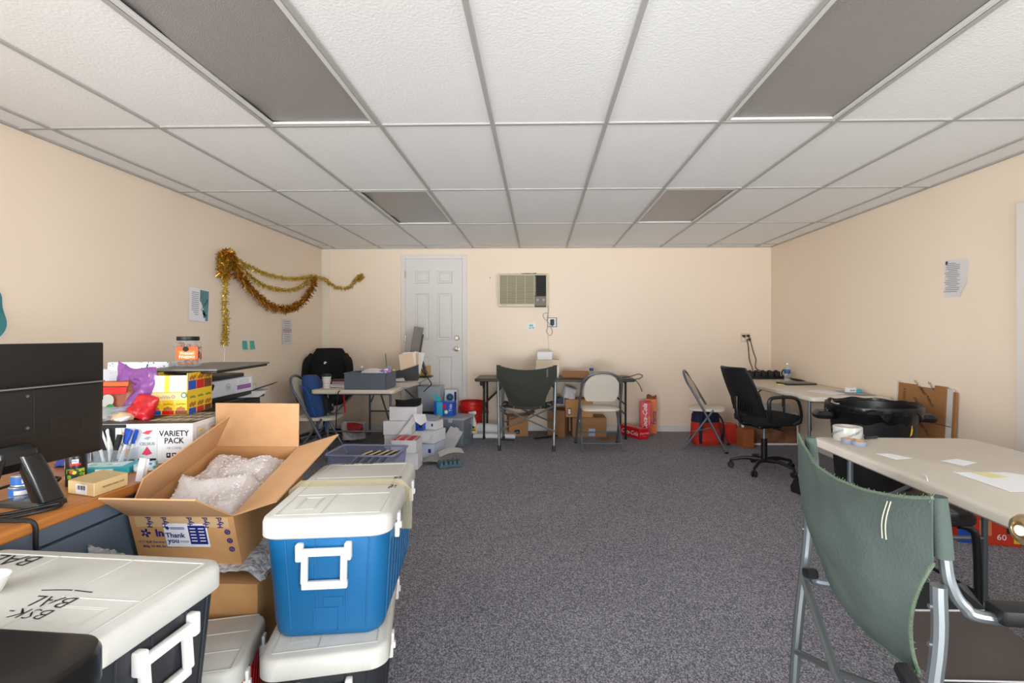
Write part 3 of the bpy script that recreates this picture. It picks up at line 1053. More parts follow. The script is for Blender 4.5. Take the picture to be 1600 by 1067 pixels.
# printer on its cabinet
t = E('printer_cabinet', 'black low cabinet carrying the white printer behind the open carton', 'cabinet', (-2.09, 2.97, 0))
MB().bx(-.25, .25, -.3, .3, .02, .86, .005).build('cabinet_body', dark_grey, t)
MB().bx(.25, .262, -.28, .28, .06, .45, .003).build('door', dark_grey, t)
MB().bx(.25, .262, -.28, .28, .46, .83, .003).build('door', dark_grey, t)
MB().bx(-.27, .27, -.32, .32, .86, .875, .004).build('cabinet_top', dark_grey, t)
t = E('desktop_printer', 'white desktop printer with black scanner lid and purple sticker', 'printer', (-2.06, 2.95, .875), R(3))
pw = mat('printer_white', 'd9dce2', .45)
MB().bx(-.21, .21, -.27, .27, .03, .125, .008, 2).build('printer_body', pw, t)
MB().bx(-.20, .205, -.26, .26, 0, .035, .004).build('base', black_pl, t)
MB().bx(-.21, .19, -.27, .20, .126, .15, .006, 2).build('scanner_lid', black_pl, t)
MB().box((.19, -.22, .10), (.06, .10, .04), (0, R(20), 0), .006).build('control_panel', black_pl, t)
decal(t, 'purple_sticker', purple_m, (.21, .16, .066), Y_, Z_, .16, .028)
decal(t, 'white_sticker', paper, (.21, .16, .099), Y_, Z_, .16, .036)
for k in range(4):
    decal(t, 'sticker_line', grey_print, (.2109, .155, .088 + k * .008), Y_, Z_, .13, .002, .0004)
MB().lathe([(.019, 0), (.021, 0), (.021, .0008), (.019, .0008)], 20).build('logo_ring', grey_print, t).matrix_local = frame((.2105, -.02, .08), Y_, Z_)
text(t, 'hp', .026, (.2105, -.02, .08), Y_, Z_, grey_print, shear=.25)
T(MB().sheet(lambda u, v: ((u - .5) * .2, (v - .5) * .3, .02 * v * v), 4, 6, .001), 'loose_paper', paper, 'loose white papers on the cabinet beside the printer', 'paper', (-1.89, 3.20, .878), (0, 0, .3))
T(MB().box((0, 0, .004), (.22, .14, .006), None, .002), 'clip_folder', dark_grey, 'dark folder tilted at the end of the printer cabinet', 'folder', (-1.90, 3.36, .90), (0, R(-18), .3))
# thin grey panel laid across, with the snack jar
A = PY(246, 582, 2.36)
gp = mat('grey_panel', '77736c', .45)
t = E('laptop', 'thin flat grey panel lying across the snack box and the printer', 'laptop', (-1.735, 2.53, BOX_TOP + .002), R(8))  # plain flat panel that carries laptop names
MB().bx(-.16, .17, -.19, .45, .001, .011, .003).build('laptop_lid', gp, t)
MB().bx(-.15, .16, -.17, .44, -.012, .0005, .003).build('laptop_base', black_pl, t)
A = PY(294, 578, 2.52)
t = E('snack_jar', 'square clear jar of pretzel nuggets with black lid on the thin grey panel', 'jar', (A.x, 2.52, BOX_TOP + .0135), R(30))
MB().loft([(.10, .10, .02, 0), (.112, .112, .022, .006), (.112, .112, .022, .03), (.105, .105, .022, .036), (.105, .105, .022, .105), (.112, .112, .022, .111), (.112, .112, .024, .12), (.09, .09, .04, .128), (.088, .088, .043, .135)], n=5).build('jar_body', clear_pl, t)
MB().lathe([(0, .134), (.049, .134), (.05, .136), (.05, .153), (.048, .155), (0, .155)], 28).build('lid', black_pl, t)
nm_ = mat('pretzel', 'b5672a', .6, var=.3, vscale=40)
mb = MB()
random.seed(3)
for k in range(120):
    x, y, z = random.uniform(-.042, .042), random.uniform(-.042, .042), random.uniform(.012, .115)
    if 1 and max(abs(x), abs(y)) < .028 and .02 < z < .1:
        continue
    mb.box((x, y, z), (.02, .016, .016), (random.random() * 3, random.random() * 3, 0), .004)
nu = mb.build('nuggets', nm_, t)
nu['kind'] = 'stuff'
lb = mat('jar_label_orange', 'cf5a1a', .5)
for (u, v, c) in (((1, 0, 0), Z_, (0, -.0535, .07)), ((0, 1, 0), Z_, (.0535, 0, .07))):
    decal(t, 'jar_label', lb, c, u, v, .092, .066)
decal(t, 'jar_label_spot', mat('jar_amber', 'd98a1c', .5), (0.0, -.0544, .062), X_, Z_, .07, .042)
text(t, 'Pretzel', .02, (0, -.0552, .07), X_, Z_, white_ink)
text(t, 'Nuggets', .02, (0, -.0552, .054), X_, Z_, white_ink)
MB().lathe([(0, 0), (.013, 0), (.013, .0008), (0, .0008)], 16).build('logo_print', ink, t).matrix_local = frame((-.005, -.0545, .092), X_, Z_)
decal(t, 'jar_label_spot', white_ink, (.0544, -.01, .083), Y_, Z_, .035, .028)
decal(t, 'jar_label_spot', red_m, (.0544, -.005, .05), Y_, Z_, .05, .02)
T(MB().lathe([(.022, 0), (.04, 0), (.04, .03), (.022, .03), (.022, 0)], 24), 'tape_roll', white_pl, 'white tape roll behind the snack box, beside the dotted bag', 'tape', (PY(262, 580, 2.62).x, 2.62, PACK_TOP + .19))
T(MB().box((0, 0, .095), (.1, .1, .19), None, .002), 'small_carton', board_dk, 'small brown carton hidden behind the snack box, under the tape roll', 'box', (PY(262, 580, 2.62).x, 2.62, PACK_TOP), (0, 0, .1))

# ---- heap of bags on the variety pack
dots = pattern_mat('dotted_print', 'e6e8ee', ['2a3a80', '111122', '5a6ab0', '2a6ab0', 'd0b0c8'], 60, .5, .2)
g = E('gift_bag', 'white gift bag with dark confetti dots lying behind the purple bag', 'gift bag', (-2.05, 2.53, DZ + .002), R(10))
MB().loft([(.28, .10, .01, 0), (.285, .07, .01, .2), (.285, .03, .008, .395)], n=2).build('bag_body', dots, g)
for s in (0, 1):
    MB().tube([(-.05, -.025 + s * .05, .385), (-.045, -.045 + s * .09, .34), (.0, -.05 + s * .09, .30), (.045, -.045 + s * .09, .34), (.05, -.025 + s * .05, .385)], .0028, 6, k=5).build('handle', mat('navy_cord', '1a2348', .7), g)
T(MB().pouch(.25, .20, .08, 11, .02, 14, None, True), 'gift_pouch', pattern_mat('dotted_print_pale', 'd9dce2', ['a8b0c8', '5a6ab0', 'd0b0c8', '8899bb'], 50, .5, .16), 'pale dotted bag slumped to the left of the confetti-dotted gift bag', 'bag', (PY(172, 620, 2.40).x - .06, 2.47, PACK_TOP - .01), (R(-8), R(6), R(18)))
pr = E('snack_pouch', 'brown and red snack pouch with green seal leaning by the monitor', 'snack pouch', (PY(166, 640, 2.18).x, 2.20, PACK_TOP - .002), 0, None, (R(-14), 0, R(4)))
MB().pouch(.16, .165, .06, 21, .006, 14, None, True).build('pouch_body', mat('pouch_brown', '8f4a2a', .4), pr)
MB().sheet(lambda u, v: ((u - .5) * .15, -.035 - .002 * math.sin(u * 9), .10 + .03 * v), 8, 2, .001).build('red_band', red_m, pr)
MB().sheet(lambda u, v: ((u - .5) * .15, -.03 - .002 * math.sin(u * 9), .135 + .02 * v), 8, 2, .001).build('top_band', mat('pouch_orange', 'c7602c', .4), pr)
MB().lathe([(0, 0), (.03, 0), (.03, .001), (0, .001)], 20).build('window_print', mat('pouch_grey', 'b5b2b0', .5), pr).matrix_local = frame((.0, -.036, .068), X_, Z_)
MB().lathe([(0, 0), (.02, 0), (.02, .001), (0, .001)], 20).build('seal_print', green_m, pr).matrix_local = frame((.02, -.0375, .035), X_, Z_)
pf = clear('purple_film', 'd9a8dc', .66, .22, '9c62ad')
vb = E('purple_bag', 'shiny purple plastic bag of small tubs on the variety pack', 'bag', (PY(202, 640, 2.25).x, 2.25, PACK_TOP), 0, None, (R(-6), R(4), R(-8)))
MB().pouch(.20, .23, .09, 31, .03, 26, None, True).build('bag_body', pf, vb)
for k in range(4):
    MB().lathe([(0, 0), (.02, 0), (.021, .05), (.015, .055), (0, .055)], 14, Matrix.Translation((-.045 + .03 * k, .0, .03 + .045 * (k % 2)))).build('tub', white_pl, vb)
T(MB().pouch(.11, .10, .05, 41, .024, 20, None, True), 'red_bag', mat('red_film', 'c91d28', .3, var=.2, vscale=18), 'crumpled red candy bag beside the yellow snack box', 'bag', (PY(222, 648, 2.16).x - .01, 2.15, PACK_TOP), (R(-25), R(10), R(-10)))
T(MB().pouch(.13, .075, .04, 43, .022, 12, None, True), 'clear_wrapper', bag_m, 'crumpled clear wrapper at the front of the variety pack', 'wrapper', (PY(176, 650, 2.13).x - .02, 2.135, PACK_TOP), (R(-35), 0, R(12)))
T(MB().pouch(.075, .05, .025, 47, .012, 10, None, True), 'tan_wrapper', mat('beige_film', 'd8bd96', .5), 'crumpled beige wrapper lying in front of the purple bag', 'wrapper', (PY(197, 648, 2.12).x - .01, 2.11, PACK_TOP), (R(-60), 0, R(30)))
T(MB().pouch(.06, .04, .02, 49, .01, 10, None, True), 'white_wrapper', paper, 'small crumpled white and black wrapper at the pack edge', 'wrapper', (PY(192, 652, 2.10).x - .02, 2.09, PACK_TOP), (R(-68), 0, R(-20)))

# ================================================================ OPEN CARTON WITH BUBBLE WRAP
tl = R(15.6)
bx = E('open_carton', 'open brown carton of bubble wrap with a Thank you sticker, tilted beside the blue cooler', 'carton', (-1.245, 1.713, .640), 0, None, (tl, 0, 0))
W, L_, H_ = .37, .495, .21
th = .004
mb = MB()   # local: opening plane at z=0, near edge at y=0
mb.bx(-W / 2, W / 2, 0, th, -H_, 0).bx(-W / 2, W / 2, L_ - th, L_, -H_, 0)
mb.bx(-W / 2, -W / 2 + th, th, L_ - th, -H_, 0).bx(W / 2 - th, W / 2, th, L_ - th, -H_, 0).bx(-W / 2, W / 2, 0, L_, -H_, -H_ + th)
mb.build('carton_walls', board, bx)
# flaps: hinge point, hinge direction, outward, length, taper


def flap(h0, h1, tip0, tip1, nm='flap'):
    h0, h1, t0, t1 = map(Vector, (h0, h1, tip0, tip1))
    mb = MB()
    mb.sheet(lambda u, v: ((h0.lerp(h1, u)).lerp(t0.lerp(t1, u), v)), 6, 4, .005)
    return mb.build(nm, board_in, bx)


def inv(p):
    M = Matrix.Translation((-1.245, 1.713, .640)) @ Euler((tl, 0, 0)).to_matrix().to_4x4()
    return M.inverted() @ Vector(p)


flap((-W / 2, L_, 0), (W / 2, L_, 0), inv((-1.455, 2.225, .96)), inv((-1.075, 2.225, .958)))
flap((W / 2, .002, 0), (W / 2, L_ - .002, 0), inv((-.91, 1.72, .689)), inv((-.875, 2.17, .832)))
flap((-W / 2, .002, 0), (-W / 2, L_ - .002, 0), inv((-1.378, 1.715, .768)), inv((-1.345, 2.15, .913)))
flap((-W / 2, 0, 0), (W / 2, 0, 0), inv((-1.385, 1.545, .753)), inv((-1.075, 1.545, .750)))
bub = clear('bubble_wrap', 'fbf8f7', .5, .12, 'f3ebe8', bump=.35, bscale=50)


def wrapf(u, v):
    q = Vector((u * 2.6, v * 3.0, 0))
    n1 = .9 * noise.noise(q * 1.1) + .55 * (.4 - abs(noise.noise(q * 1.9))) + .12 * noise.noise(q * 4.1)
    e = min(u, 1 - u, v, 1 - v) * 6
    e = min(1, e)
    ridge = .035 * math.exp(-((v - .33 - .16 * u) / .07) ** 2)
    return ((u - .5) * (W - .03), .02 + v * (L_ - .04), -.075 + .03 * n1 * e + .05 * e + ridge * e + .03 * v * e)


bw = E('bubble_wrap', 'crumpled clear bubble wrap filling the open carton', 'bubble wrap', (-1.245, 1.713, .640), 0, None, (tl, 0, 0))
MB().sheet(wrapf, 48, 60, .004).build('wrap_sheet', bub, bw)
mb = MB()
random.seed(5)
for k in range(520):
    u, v = random.uniform(.05, .95), random.uniform(.04, .96)
    p = Vector(wrapf(u, v))
    r = random.uniform(.0035, .006)
    mb.lathe([(r, 0), (r * .8, r * .3), (0, r * .42)], 6, Matrix.Translation(p + Vector((0, 0, .002))))
o = mb.build('bubbles', mat('bubble_shine', 'dfd6d3', .15), bw)
o['kind'] = 'stuff'
MB().sheet(lambda u, v: ((u - .5) * (W - .03) , .02 + v * (L_ - .04), -.10 + .015 * noise.noise(Vector((u * 5, v * 5, 3)))), 12, 12, .004).build('wrap_underlayer', mat('wrap_pinkish', 'efe6e3', .35, bump=.5, bscale=30), bw)
# printing on the carton front: local front face is y=0 looking to -y
fr = lambda x, z: (x, 0, z)
decal(bx, 'tape_band', mat('tape_tan', 'c9a77c', .5), fr(0, -.027), X_, Z_, W - .04, .04)
for k, x in enumerate((-.115, -.06, .03, .085, .135)):
    text(bx, 'Hyd', .026, (x, -.0009, -.027), Z_, -X_, navy_ink, bold=.0006)
text(bx, 'In-S', .04, fr(-.072, -.072), X_, Z_, navy_ink, bold=.0015)
mb = MB()
for k in range(5):
    a = R(72 * k)
    mb.box((.011 * math.cos(a), .011 * math.sin(a), .0004), (.013, .008, .0008), (0, 0, a))
mb.build('flower_logo', navy_ink, bx, 0).matrix_local = frame((-.138, 0, -.072), X_, Z_)
text(bx, '717 SLB Service Solutions', .014, fr(-.095, -.108), X_, Z_, navy_ink)
text(bx, 'Bldg 10 4th Street 7234', .014, fr(-.09, -.126), X_, Z_, navy_ink)
stk = decal(bx, 'thank_you_sticker', mat('sticker_white', 'e2e2ea', .5), (.008, -.001, -.079), X_, Z_, .155, .094)
dx = lambda x, z: (x + .008, -.0020, -.079 + z)
text(bx, 'Thank', .027, dx(-.040, .0), X_, Z_, navy_ink, bold=.0005)
text(bx, 'you', .027, dx(-.050, -.022), X_, Z_, navy_ink, bold=.0005)
decal(bx, 'sticker_block', navy_ink, dx(.041, .002), X_, Z_, .062, .076, .0004)
mb = MB()
mb.prism([(-.008, 0), (0, -.008), (.008, 0), (0, .008)], 0, .0005)
mb.build('diamond_logo', navy_ink, bx, 0).matrix_local = frame(dx(-.063, .029), X_, Z_)
for k in range(2):
    decal(bx, 'sticker_line', navy_ink, dx(-.028, .031 - k * .005), X_, Z_, .05, .0025, .0004)
    decal(bx, 'sticker_line', navy_ink, dx(-.012, -.023 - k * .005), X_, Z_, .032, .0015, .0004)
for k in range(5):
    for s in (0, 1):
        decal(bx, 'sticker_line', white_ink, Vector(dx(.026 + s * .03, .028 - k * .0125)) + Vector((0, -.0006, 0)), X_, Z_, .02, .003, .0004)
for (x, z) in ((.155, -.065), (.158, -.10), (.16, -.135)):
    MB().lathe([(.006, 0), (.0105, 0), (.0105, .0008), (.006, .0008)], 16).build('care_symbol', navy_ink, bx).matrix_local = frame((x, -.0005, z), X_, Z_)
    MB().lathe([(0, 0), (.004, 0), (.004, .0008), (0, .0008)], 8).build('care_symbol', navy_ink, bx).matrix_local = frame((x, -.0005, z), X_, Z_)
mb = MB()
for k in range(5):
    a = R(72 * k + 20)
    mb.box((.016 * math.cos(a), .016 * math.sin(a), .0004), (.02, .013, .0008), (0, 0, a))
mb.tube([(.036 * math.cos(R(q)), .036 * math.sin(R(q)), .0006) for q in range(150, 331, 15)], .003, 5, flat=.2)
mb.build('flower_logo', navy_ink, bx, 0).matrix_local = frame((W / 2 + .0002, .30, -.055), Y_, Z_)
# wrap bundle and carton beneath
T(MB().sheet(lambda u, v: (-1.40 + .425 * u + .012 * noise.noise(Vector((v * 9, u * 7, 1))), 1.735 + .42 * v, .405 + (.035 + .10 * v) * min(1, 8 * u, 8 * (1 - u)) + .012 * noise.noise(Vector((u * 11, v * 11, 4)))), 26, 26, .006)
  .sheet(lambda u, v: (-.98 + .02 * noise.noise(Vector((u * 12, v * 12, 0))) + .015 * math.sin(v * 3), 1.74 + .40 * u, .405 + (.05 + .11 * u) * v), 20, 8, .006), 'bubble_wrap_roll', clear('bubble_wrap_grey', 'eceef2', .55, .1, 'e6e8ee', bump=1.0, bscale=55),
  'bundle of bubble wrap squeezed under the open carton', 'bubble wrap')
T(MB().sheet(lambda u, v: (-1.475 + .06 * u + .012 * noise.noise(Vector((u * 9, v * 9, 2))), 1.58 + .10 * u + .03 * v, .42 + .16 * v * (1 - .5 * u) + .015 * noise.noise(Vector((u * 10, v * 10, 7)))), 14, 14, .005), 'bubble_wrap_scrap', MATS['bubble_wrap_grey'],
  'scrap of bubble wrap between the desk front and the open carton', 'bubble wrap')
t = E('brown_carton', 'closed brown carton on the floor under the open tilted carton', 'carton', (-1.215, 1.98, 0))
MB().box((0, 0, .2), (.47, .52, .398), None, .004).build('carton_body', board, t)
MB().box((0, 0, .4), (.05, .521, .0015)).build('tape_strip', mat('tape_tan', ''), t)
MB().bx(-.236, .2365, -.262, .262, .12, .123).build('crease', board_dk, t)

# ================================================================ TABLES
def folding_table(label, loc, rz, W, L, H, top_m, leg_m, th=.042, name='folding_table', legr=.013, inset=.2, lip=True):
    t = E(name, label, 'table', loc, rz, 'folding tables')
    m = MB()
    m.loft([(W - .016, L - .016, .045, H - th), (W, L, .05, H - th + .008), (W, L, .05, H - .012), (W - .006, L - .006, .048, H - .004), (W - .02, L - .02, .045, H)], n=6)
    m.build('tabletop', top_m, t, 45)
    for sy in (-1, 1):
        y = sy * (L / 2 - inset)
        for sx in (-1, 1):
            x = sx * (W / 2 - .09)
            MB().tube([(x, y, H - th + .002), (x, y, .012)], legr, 10).tube([(x, y, .0), (x, y, .03)], legr + .004, 10).build('leg', leg_m, t)
            MB().tube([(x * .95, y, H - .32), (x * .35, y - sy * .30, H - th + .002)], .009, 8).build('brace', leg_m, t)
        MB().tube([(-(W / 2 - .09), y, H - th - .02), (W / 2 - .09, y, H - th - .02)], legr * .8, 8).build('crossbar', leg_m, t)
        MB().tube([(-(W / 2 - .09), y, .30), (W / 2 - .09, y, .30)], legr * .8, 8).build('crossbar', leg_m, t)
    return t


# near right table, far right table, left table, back table
folding_table('tan folding table beside the green camp chair, tape rolls and papers on it', (1.79, 1.71, 0), R(-1.5), .80, 1.86, .735, tan_table, grey_tube)
folding_table('tan folding table along the right wall carrying black power strips and a laptop', (2.64, 5.23, 0), R(1.2), .70, 1.86, .735, tan_table, grey_tube)
folding_table('pale folding table in the left corner heaped with a grey basket and papers', (-1.805, 5.62, 0), R(1), .81, 1.72, .735, mat('pale_table_top', 'cfc5b6', .5), grey_tube)
folding_table('long dark folding table against the back wall behind the two chairs', (.19, 6.26, 0), R(90), .56, 1.93, .735, mat('dark_table_top', '3a3330', .4, var=.1), black_tube, .035, inset=.11)

# ================================================================ CHAIRS
def fold_chair(label, loc, rz, shell, tube_m=grey_tube):
    t = E('folding_chair', label, 'chair', loc, rz, 'metal folding chairs')   # faces +y
    pts = []
    pr = [(.225, .235, 0), (.215, .05, .36), (.205, -.12, .66), (.195, -.17, .74), (.15, -.205, .81), (.08, -.222, .845)]
    pts = pr + [(0, -.226, .855)] + [(-x, y, z) for x, y, z in reversed(pr)]
    MB().tube(pts, .0125, 10, k=4).build('frame', tube_m, t)
    for s in (-1, 1):
        MB().tube([(s * .19, .10, .45), (s * .195, -.02, .28), (s * .205, -.21, .0)], .0115, 10, k=3).tube([(s * .205, -.206, .006), (s * .205, -.21, -.0)], .016, 8).build('rear_leg', tube_m, t)
        MB().tube([(s * .2245, .232, .02), (s * .225, .235, .0)], .017, 10).build('foot_cap', black_pl, t)
        MB().tube([(s * .20, -.12, .20), (s * .205, .10, .27)], .006, 6).build('brace', tube_m, t)
    MB().tube([(-.2, -.17, .08), (.2, -.17, .08)], .009, 8).build('crossbar', tube_m, t)
    MB().tube([(-.218, .16, .14), (.218, .16, .14)], .009, 8).build('crossbar', tube_m, t)
    m = MB()
    m.loft([(.36, .37, .09, .425, 0, .02), (.385, .395, .1, .432, 0, .02), (.385, .395, .1, .448, 0, .02), (.36, .37, .09, .457, 0, .02)], n=6)
    m.build('seat', shell, t)

    def back(u, v):
        a = v
        z = .53 + .30 * a
        hw = (.175 if a < .55 else .175 * math.sqrt(max(.04, 1 - ((a - .55) / .5) ** 2)))
        if a < .25:
            hw *= .80 + .20 * (a / .25) ** .5
        x = (u * 2 - 1) * hw
        return (x, -.055 - (z - .53) * .52 - .02 * (1 - (x / .18) ** 2) , z)
    MB().sheet(back, 14, 14, .012).build('backrest', shell, t)
    return t


fold_chair('cream folding chair facing the dark back table, beside the green camp chair', (.68, 5.63, 0), R(2), cream_pl).scale = (1.08, 1, 1)
fold_chair('cream folding chair seen side-on by the red backpack, near the right corner', (1.86, 5.66, 0), R(-112), cream_pl)
fold_chair('cream folding chair tucked under the left table with the blue backpack on it', (-2.22, 4.98, 0), R(-84), cream_pl)


def camp_chair(label, loc, rz, hexc, k=''):
    t = E('camp_chair', label, 'chair', loc, rz, 'green camp chairs')      # faces +y, rear posts at y=0
    fab = mat('canvas' + k, hexc, .95, bump=.25, bscale=130, var=.08, vscale=9)
    edge = mat('canvas_edge' + k, '5d6c5a' if not k else '4a4c40', .95, bump=.5, bscale=160)
    hw = .305
    for s in (-1, 1):
        MB().tube([(s * hw, .005, .925), (s * hw, .018, .80), (s * hw, .028, .745), (s * hw, .055, .70), (s * hw, .11, .678), (s * hw, .42, .672)], .0125, 10, k=6).build('back_post', steel, t)
        MB().tube([(s * (hw + .01), .0, .745), (s * (hw + .008), .0, .60), (s * (hw - .002), -.035, .30), (s * (hw - .008), -.055, .03)], .0155, 10, k=5).build('rear_leg', steel, t)
        MB().tube([(s * (hw - .008), -.053, .06), (s * (hw - .009), -.057, 0)], .019, 10).build('foot_cap', dark_grey, t)
        MB().tube([(s * hw, .40, .66), (s * hw, .425, .40), (s * (hw - .004), .47, .03)], .0145, 10, k=5).build('front_leg', steel, t)
        MB().tube([(s * (hw - .004), .468, .05), (s * (hw - .004), .473, 0)], .018, 10).build('foot_cap', dark_grey, t)
        MB().box((s * hw, .275, .690), (.055, .33, .034), None, .008, 2).build('armrest', black_pl, t)
        MB().tube([(s * (hw - .02), .0, .475), (s * (hw - .02), .05, .455), (s * (hw - .02), .40, .45), (s * (hw - .02), .47, .40), (s * (hw - .02), .475, .34)], .013, 8, k=5).build('seat_rail', grey_tube, t)
        MB().loft([(.03, .03, .008, 0), (.034, .034, .01, .02), (.03, .03, .01, .05)], Matrix.Translation((s * (hw - .035), -.02, .495)) @ Matrix.Rotation(R(-s * 70), 4, 'Y')).build('hinge_cap', black_pl, t)
        # crossing flat bars, rear pair and front pair
        for yy in (-.048, .455):
            MB().tube([(-s * (hw - .0), yy + s * .008, .215), (0, yy + s * .008, .345), (s * (hw - .02), yy + .03 * (yy < 0) + s * .008, .475)], .0135, 8, flat=.7).build('cross_bar', steel, t)
        for (x, z) in ((s * (hw + .009), .70), (s * (hw + .008), .62)):
            MB().cyl((x, -.013, z), (x, -.019, z), .005, 8).build('rivet', steel, t)

    def hwz(v):   # half width of the back panel against height (v: 0 bottom, 1 top)
        if v > .70:
            return hw + .014
        q = v / .70
        return (.185 + (hw + .014 - .185) * (q ** 1.7)) if q > 0 else .185

    def back(u, v):
        x = (u * 2 - 1) * (hwz(v) + .012)
        q = 1 - (2 * u - 1) ** 2
        sag = -.055 * q * (v ** 3)
        z = .485 + .445 * v + sag - .02 * q * (1 - v)
        y = -.012 - .075 * q * (math.sin(PI * (.15 + .8 * (1 - v)))) - .004 + .055 * (1 - v) ** 3
        w = .018 * noise.noise(Vector((u * 3.1, v * 4.2, 2))) * q + .008 * noise.noise(Vector((u * 8 + v * 5, v * 3, 5))) * q + .008 * math.sin((u - .5) * 8 + v * 11) * q * (1 - abs(2 * v - 1))
        return (x, y - w - .006, z)
    MB().sheet(back, 30, 30, .004).build('back_panel', fab, t)
    # front layer of the sleeve that wraps the posts
    for s in (-1, 1):
        MB().loft([(.034, .036, .016, .80, s * hw, .016), (.034, .036, .016, .87, s * hw, .010), (.032, .034, .015, .928, s * hw, .004)], n=4).build('post_sleeve', fab, t)
    mb = MB()
    mb.tube([Vector(back(i / 20, 1)) + Vector((0, 0, .002)) for i in range(21)], .004, 6)
    for u in (0, 1):
        mb.tube([Vector(back(u, j / 20)) for j in range(15)], .0045, 6)
    mb.tube([Vector(back(i / 20, 0)) for i in range(21)], .005, 6)
    mb.build('edge_binding', edge, t)
    if not k:
        mb = MB()
        rnd = random.Random(4)
        for i in range(420):
            e_ = rnd.random()
            b_ = Vector(back(e_, 1)) if i % 3 else Vector(back(i % 2, .65 * e_))
            d_ = Vector((rnd.gauss(0, 1), rnd.gauss(0, 1), rnd.gauss(.4, 1))).normalized() * rnd.uniform(.006, .013)
            o_ = d_.orthogonal().normalized() * .0006
            mb.add([b_ - o_, b_ + o_, b_ + d_ + o_, b_ + d_ - o_], [(0, 1, 2, 3)])
        fz = mb.build('frayed_threads', edge, t, 0, False)
        fz['kind'] = 'stuff'
    for u in (.835, .85):
        MB().tube([Vector(back(u, .97 - .02 * j)) + Vector((0, -.004, 0)) for j in range(12)], .0014, 5).build('stitching', mat('stitch_cream', 'b8b49c', .9), t)
    mesh_m = mat('seat_mesh' + k, '645853', .85, bump=.7, bscale=420)

    def seat(u, v):
        q = 1 - (2 * u - 1) ** 2
        return ((u * 2 - 1) * (hw - .02), .105 + .325 * v, .462 - .035 * q * (1 - .3 * v) + .012 * v)
    MB().sheet(seat, 14, 14, .004).build('seat', mesh_m, t)
    up = Vector((0, 0, .004))
    MB().sheet(lambda u, v: Vector(seat(.22 * u, v)) + up, 4, 10, .003).build('seat_side_band', mat('seat_band', '26272a', .8), t)
    MB().sheet(lambda u, v: Vector(seat(.77 + .23 * u, v)) + up, 4, 10, .003).build('seat_side_band', fab, t)
    for uu in (.225, .765):
        MB().tube([Vector(seat(uu, i / 12)) + Vector((0, 0, .005)) for i in range(13)], .003, 6).build('piping', mat('piping_white', 'd5d5d5', .6), t)
    return t


camp_chair('worn green canvas camp chair in front of the tan table, seen from behind', (.866, 1.38, 0), R(-95.6), '434e49')
camp_chair('dark green camp chair pulled up to the dark back table', (PY(823, 600, 5.5).x, 5.50, 0), R(-1.5), '33372f', '_dark')


def office_chair(label, loc, rz, sw=1.0):
    t = E('office_chair', label, 'chair', loc, rz, 'office chairs')      # faces +y
    for k in range(5):
        a = R(72 * k + 20)
        c, s = math.cos(a), math.sin(a)
        MB().tube([(c * .03, s * .03, .10), (c * .16, s * .16, .105), (c * .29, s * .29, .075)], [.022, .022, .02, .018, .017, .016, .015, .014, .013], 8, k=4).build('base_arm', black_pl, t)
        m = MB()
        for q in (-1, 1):
            M = Matrix.Translation((c * .29 - s * .014 * q, s * .29 + c * .014 * q, .028)) @ Matrix.Rotation(a, 4, 'Z') @ Matrix.Rotation(R(90), 4, 'X')
            m.lathe([(0, -.009), (.022, -.009), (.028, -.004), (.028, .004), (.022, .009), (0, .009)], 16, M)
        m.tube([(c * .29, s * .29, .03), (c * .29, s * .29, .078)], .010, 8)
        m.build('caster', black_pl, t)
    MB().tube([(0, 0, .08), (0, 0, .30)], .028, 14).build('gas_column', black_tube, t)
    MB().tube([(0, 0, .28), (0, 0, .42)], .016, 12).build('gas_piston', steel, t)
    MB().box((0, 0, .425), (.2, .24, .04), None, .01).tube([(.08, 0, .42), (.24, .02, .41)], .006, 6).build('tilt_plate', black_pl, t)
    m = MB()
    m.loft([(.42, .42, .11, .445, 0, .03), (.48, .48, .13, .465, 0, .03), (.49, .49, .13, .50, 0, .03), (.46, .46, .12, .525, 0, .03), (.38, .38, .10, .532, 0, .03)], n=7)
    m.build('seat', black_fab, t)

    def back(u, v):
        z = .52 + .44 * v
        hw = .215 * (1 - .12 * abs(2 * v - .9) ** 3)
        x = (u * 2 - 1) * hw
        return (x, -.19 - .05 * math.sin(v * 2.2) - .05 * v * v - .09 * v + .07 * (x / .22) ** 2 + .0, z)
    mesh_b = clear('chair_mesh', '202022', .82, .7, '101012')
    MB().sheet(back, 16, 18, .006).build('backrest', mesh_b, t)
    ring = [back(i / 16, 0) for i in range(17)] + [back(1, j / 16) for j in range(1, 17)] + [back(1 - i / 16, 1) for i in range(1, 17)] + [back(0, 1 - j / 16) for j in range(1, 16)]
    MB().tube(ring, .013, 8, closed=True).build('back_frame', black_pl, t)
    m = MB()
    for k in range(9):
        m.box((-.13 + k * .0325, -.255 + .07 * ((k - 4) * .0325 / .22) ** 2, .63), (.008, .008, .13))
    m.build('lumbar_slats', black_pl, t)
    MB().tube([(0, -.05, .43), (0, -.22, .44), (0, -.285, .55), (0, -.29, .70)], .022, 8, k=4, flat=.5).build('back_support', black_pl, t)
    for s in (-1, 1):
        x = s * .27
        MB().tube([(x * .85, .12, .46), (x, .17, .52), (x * 1.04, .14, .66), (x * 1.04, .08, .71), (x * 1.04, -.08, .715), (x * 1.03, -.15, .69), (x * .98, -.14, .58), (x * .82, -.1, .47)], .017, 8, k=5, flat=.75).build('armrest', black_pl, t)
    return t


office_chair('black mesh-backed office chair beside the tan table on the right', (2.10, 4.72, 0), R(-78))
oc = office_chair('black office chair in the left corner with a jacket over its back', (-2.545, 5.92, 0), R(190), 1)
jk = E('black_jacket', 'black jacket draped over the office chair in the left corner', 'jacket', (-2.60, 6.165, 0), R(10))


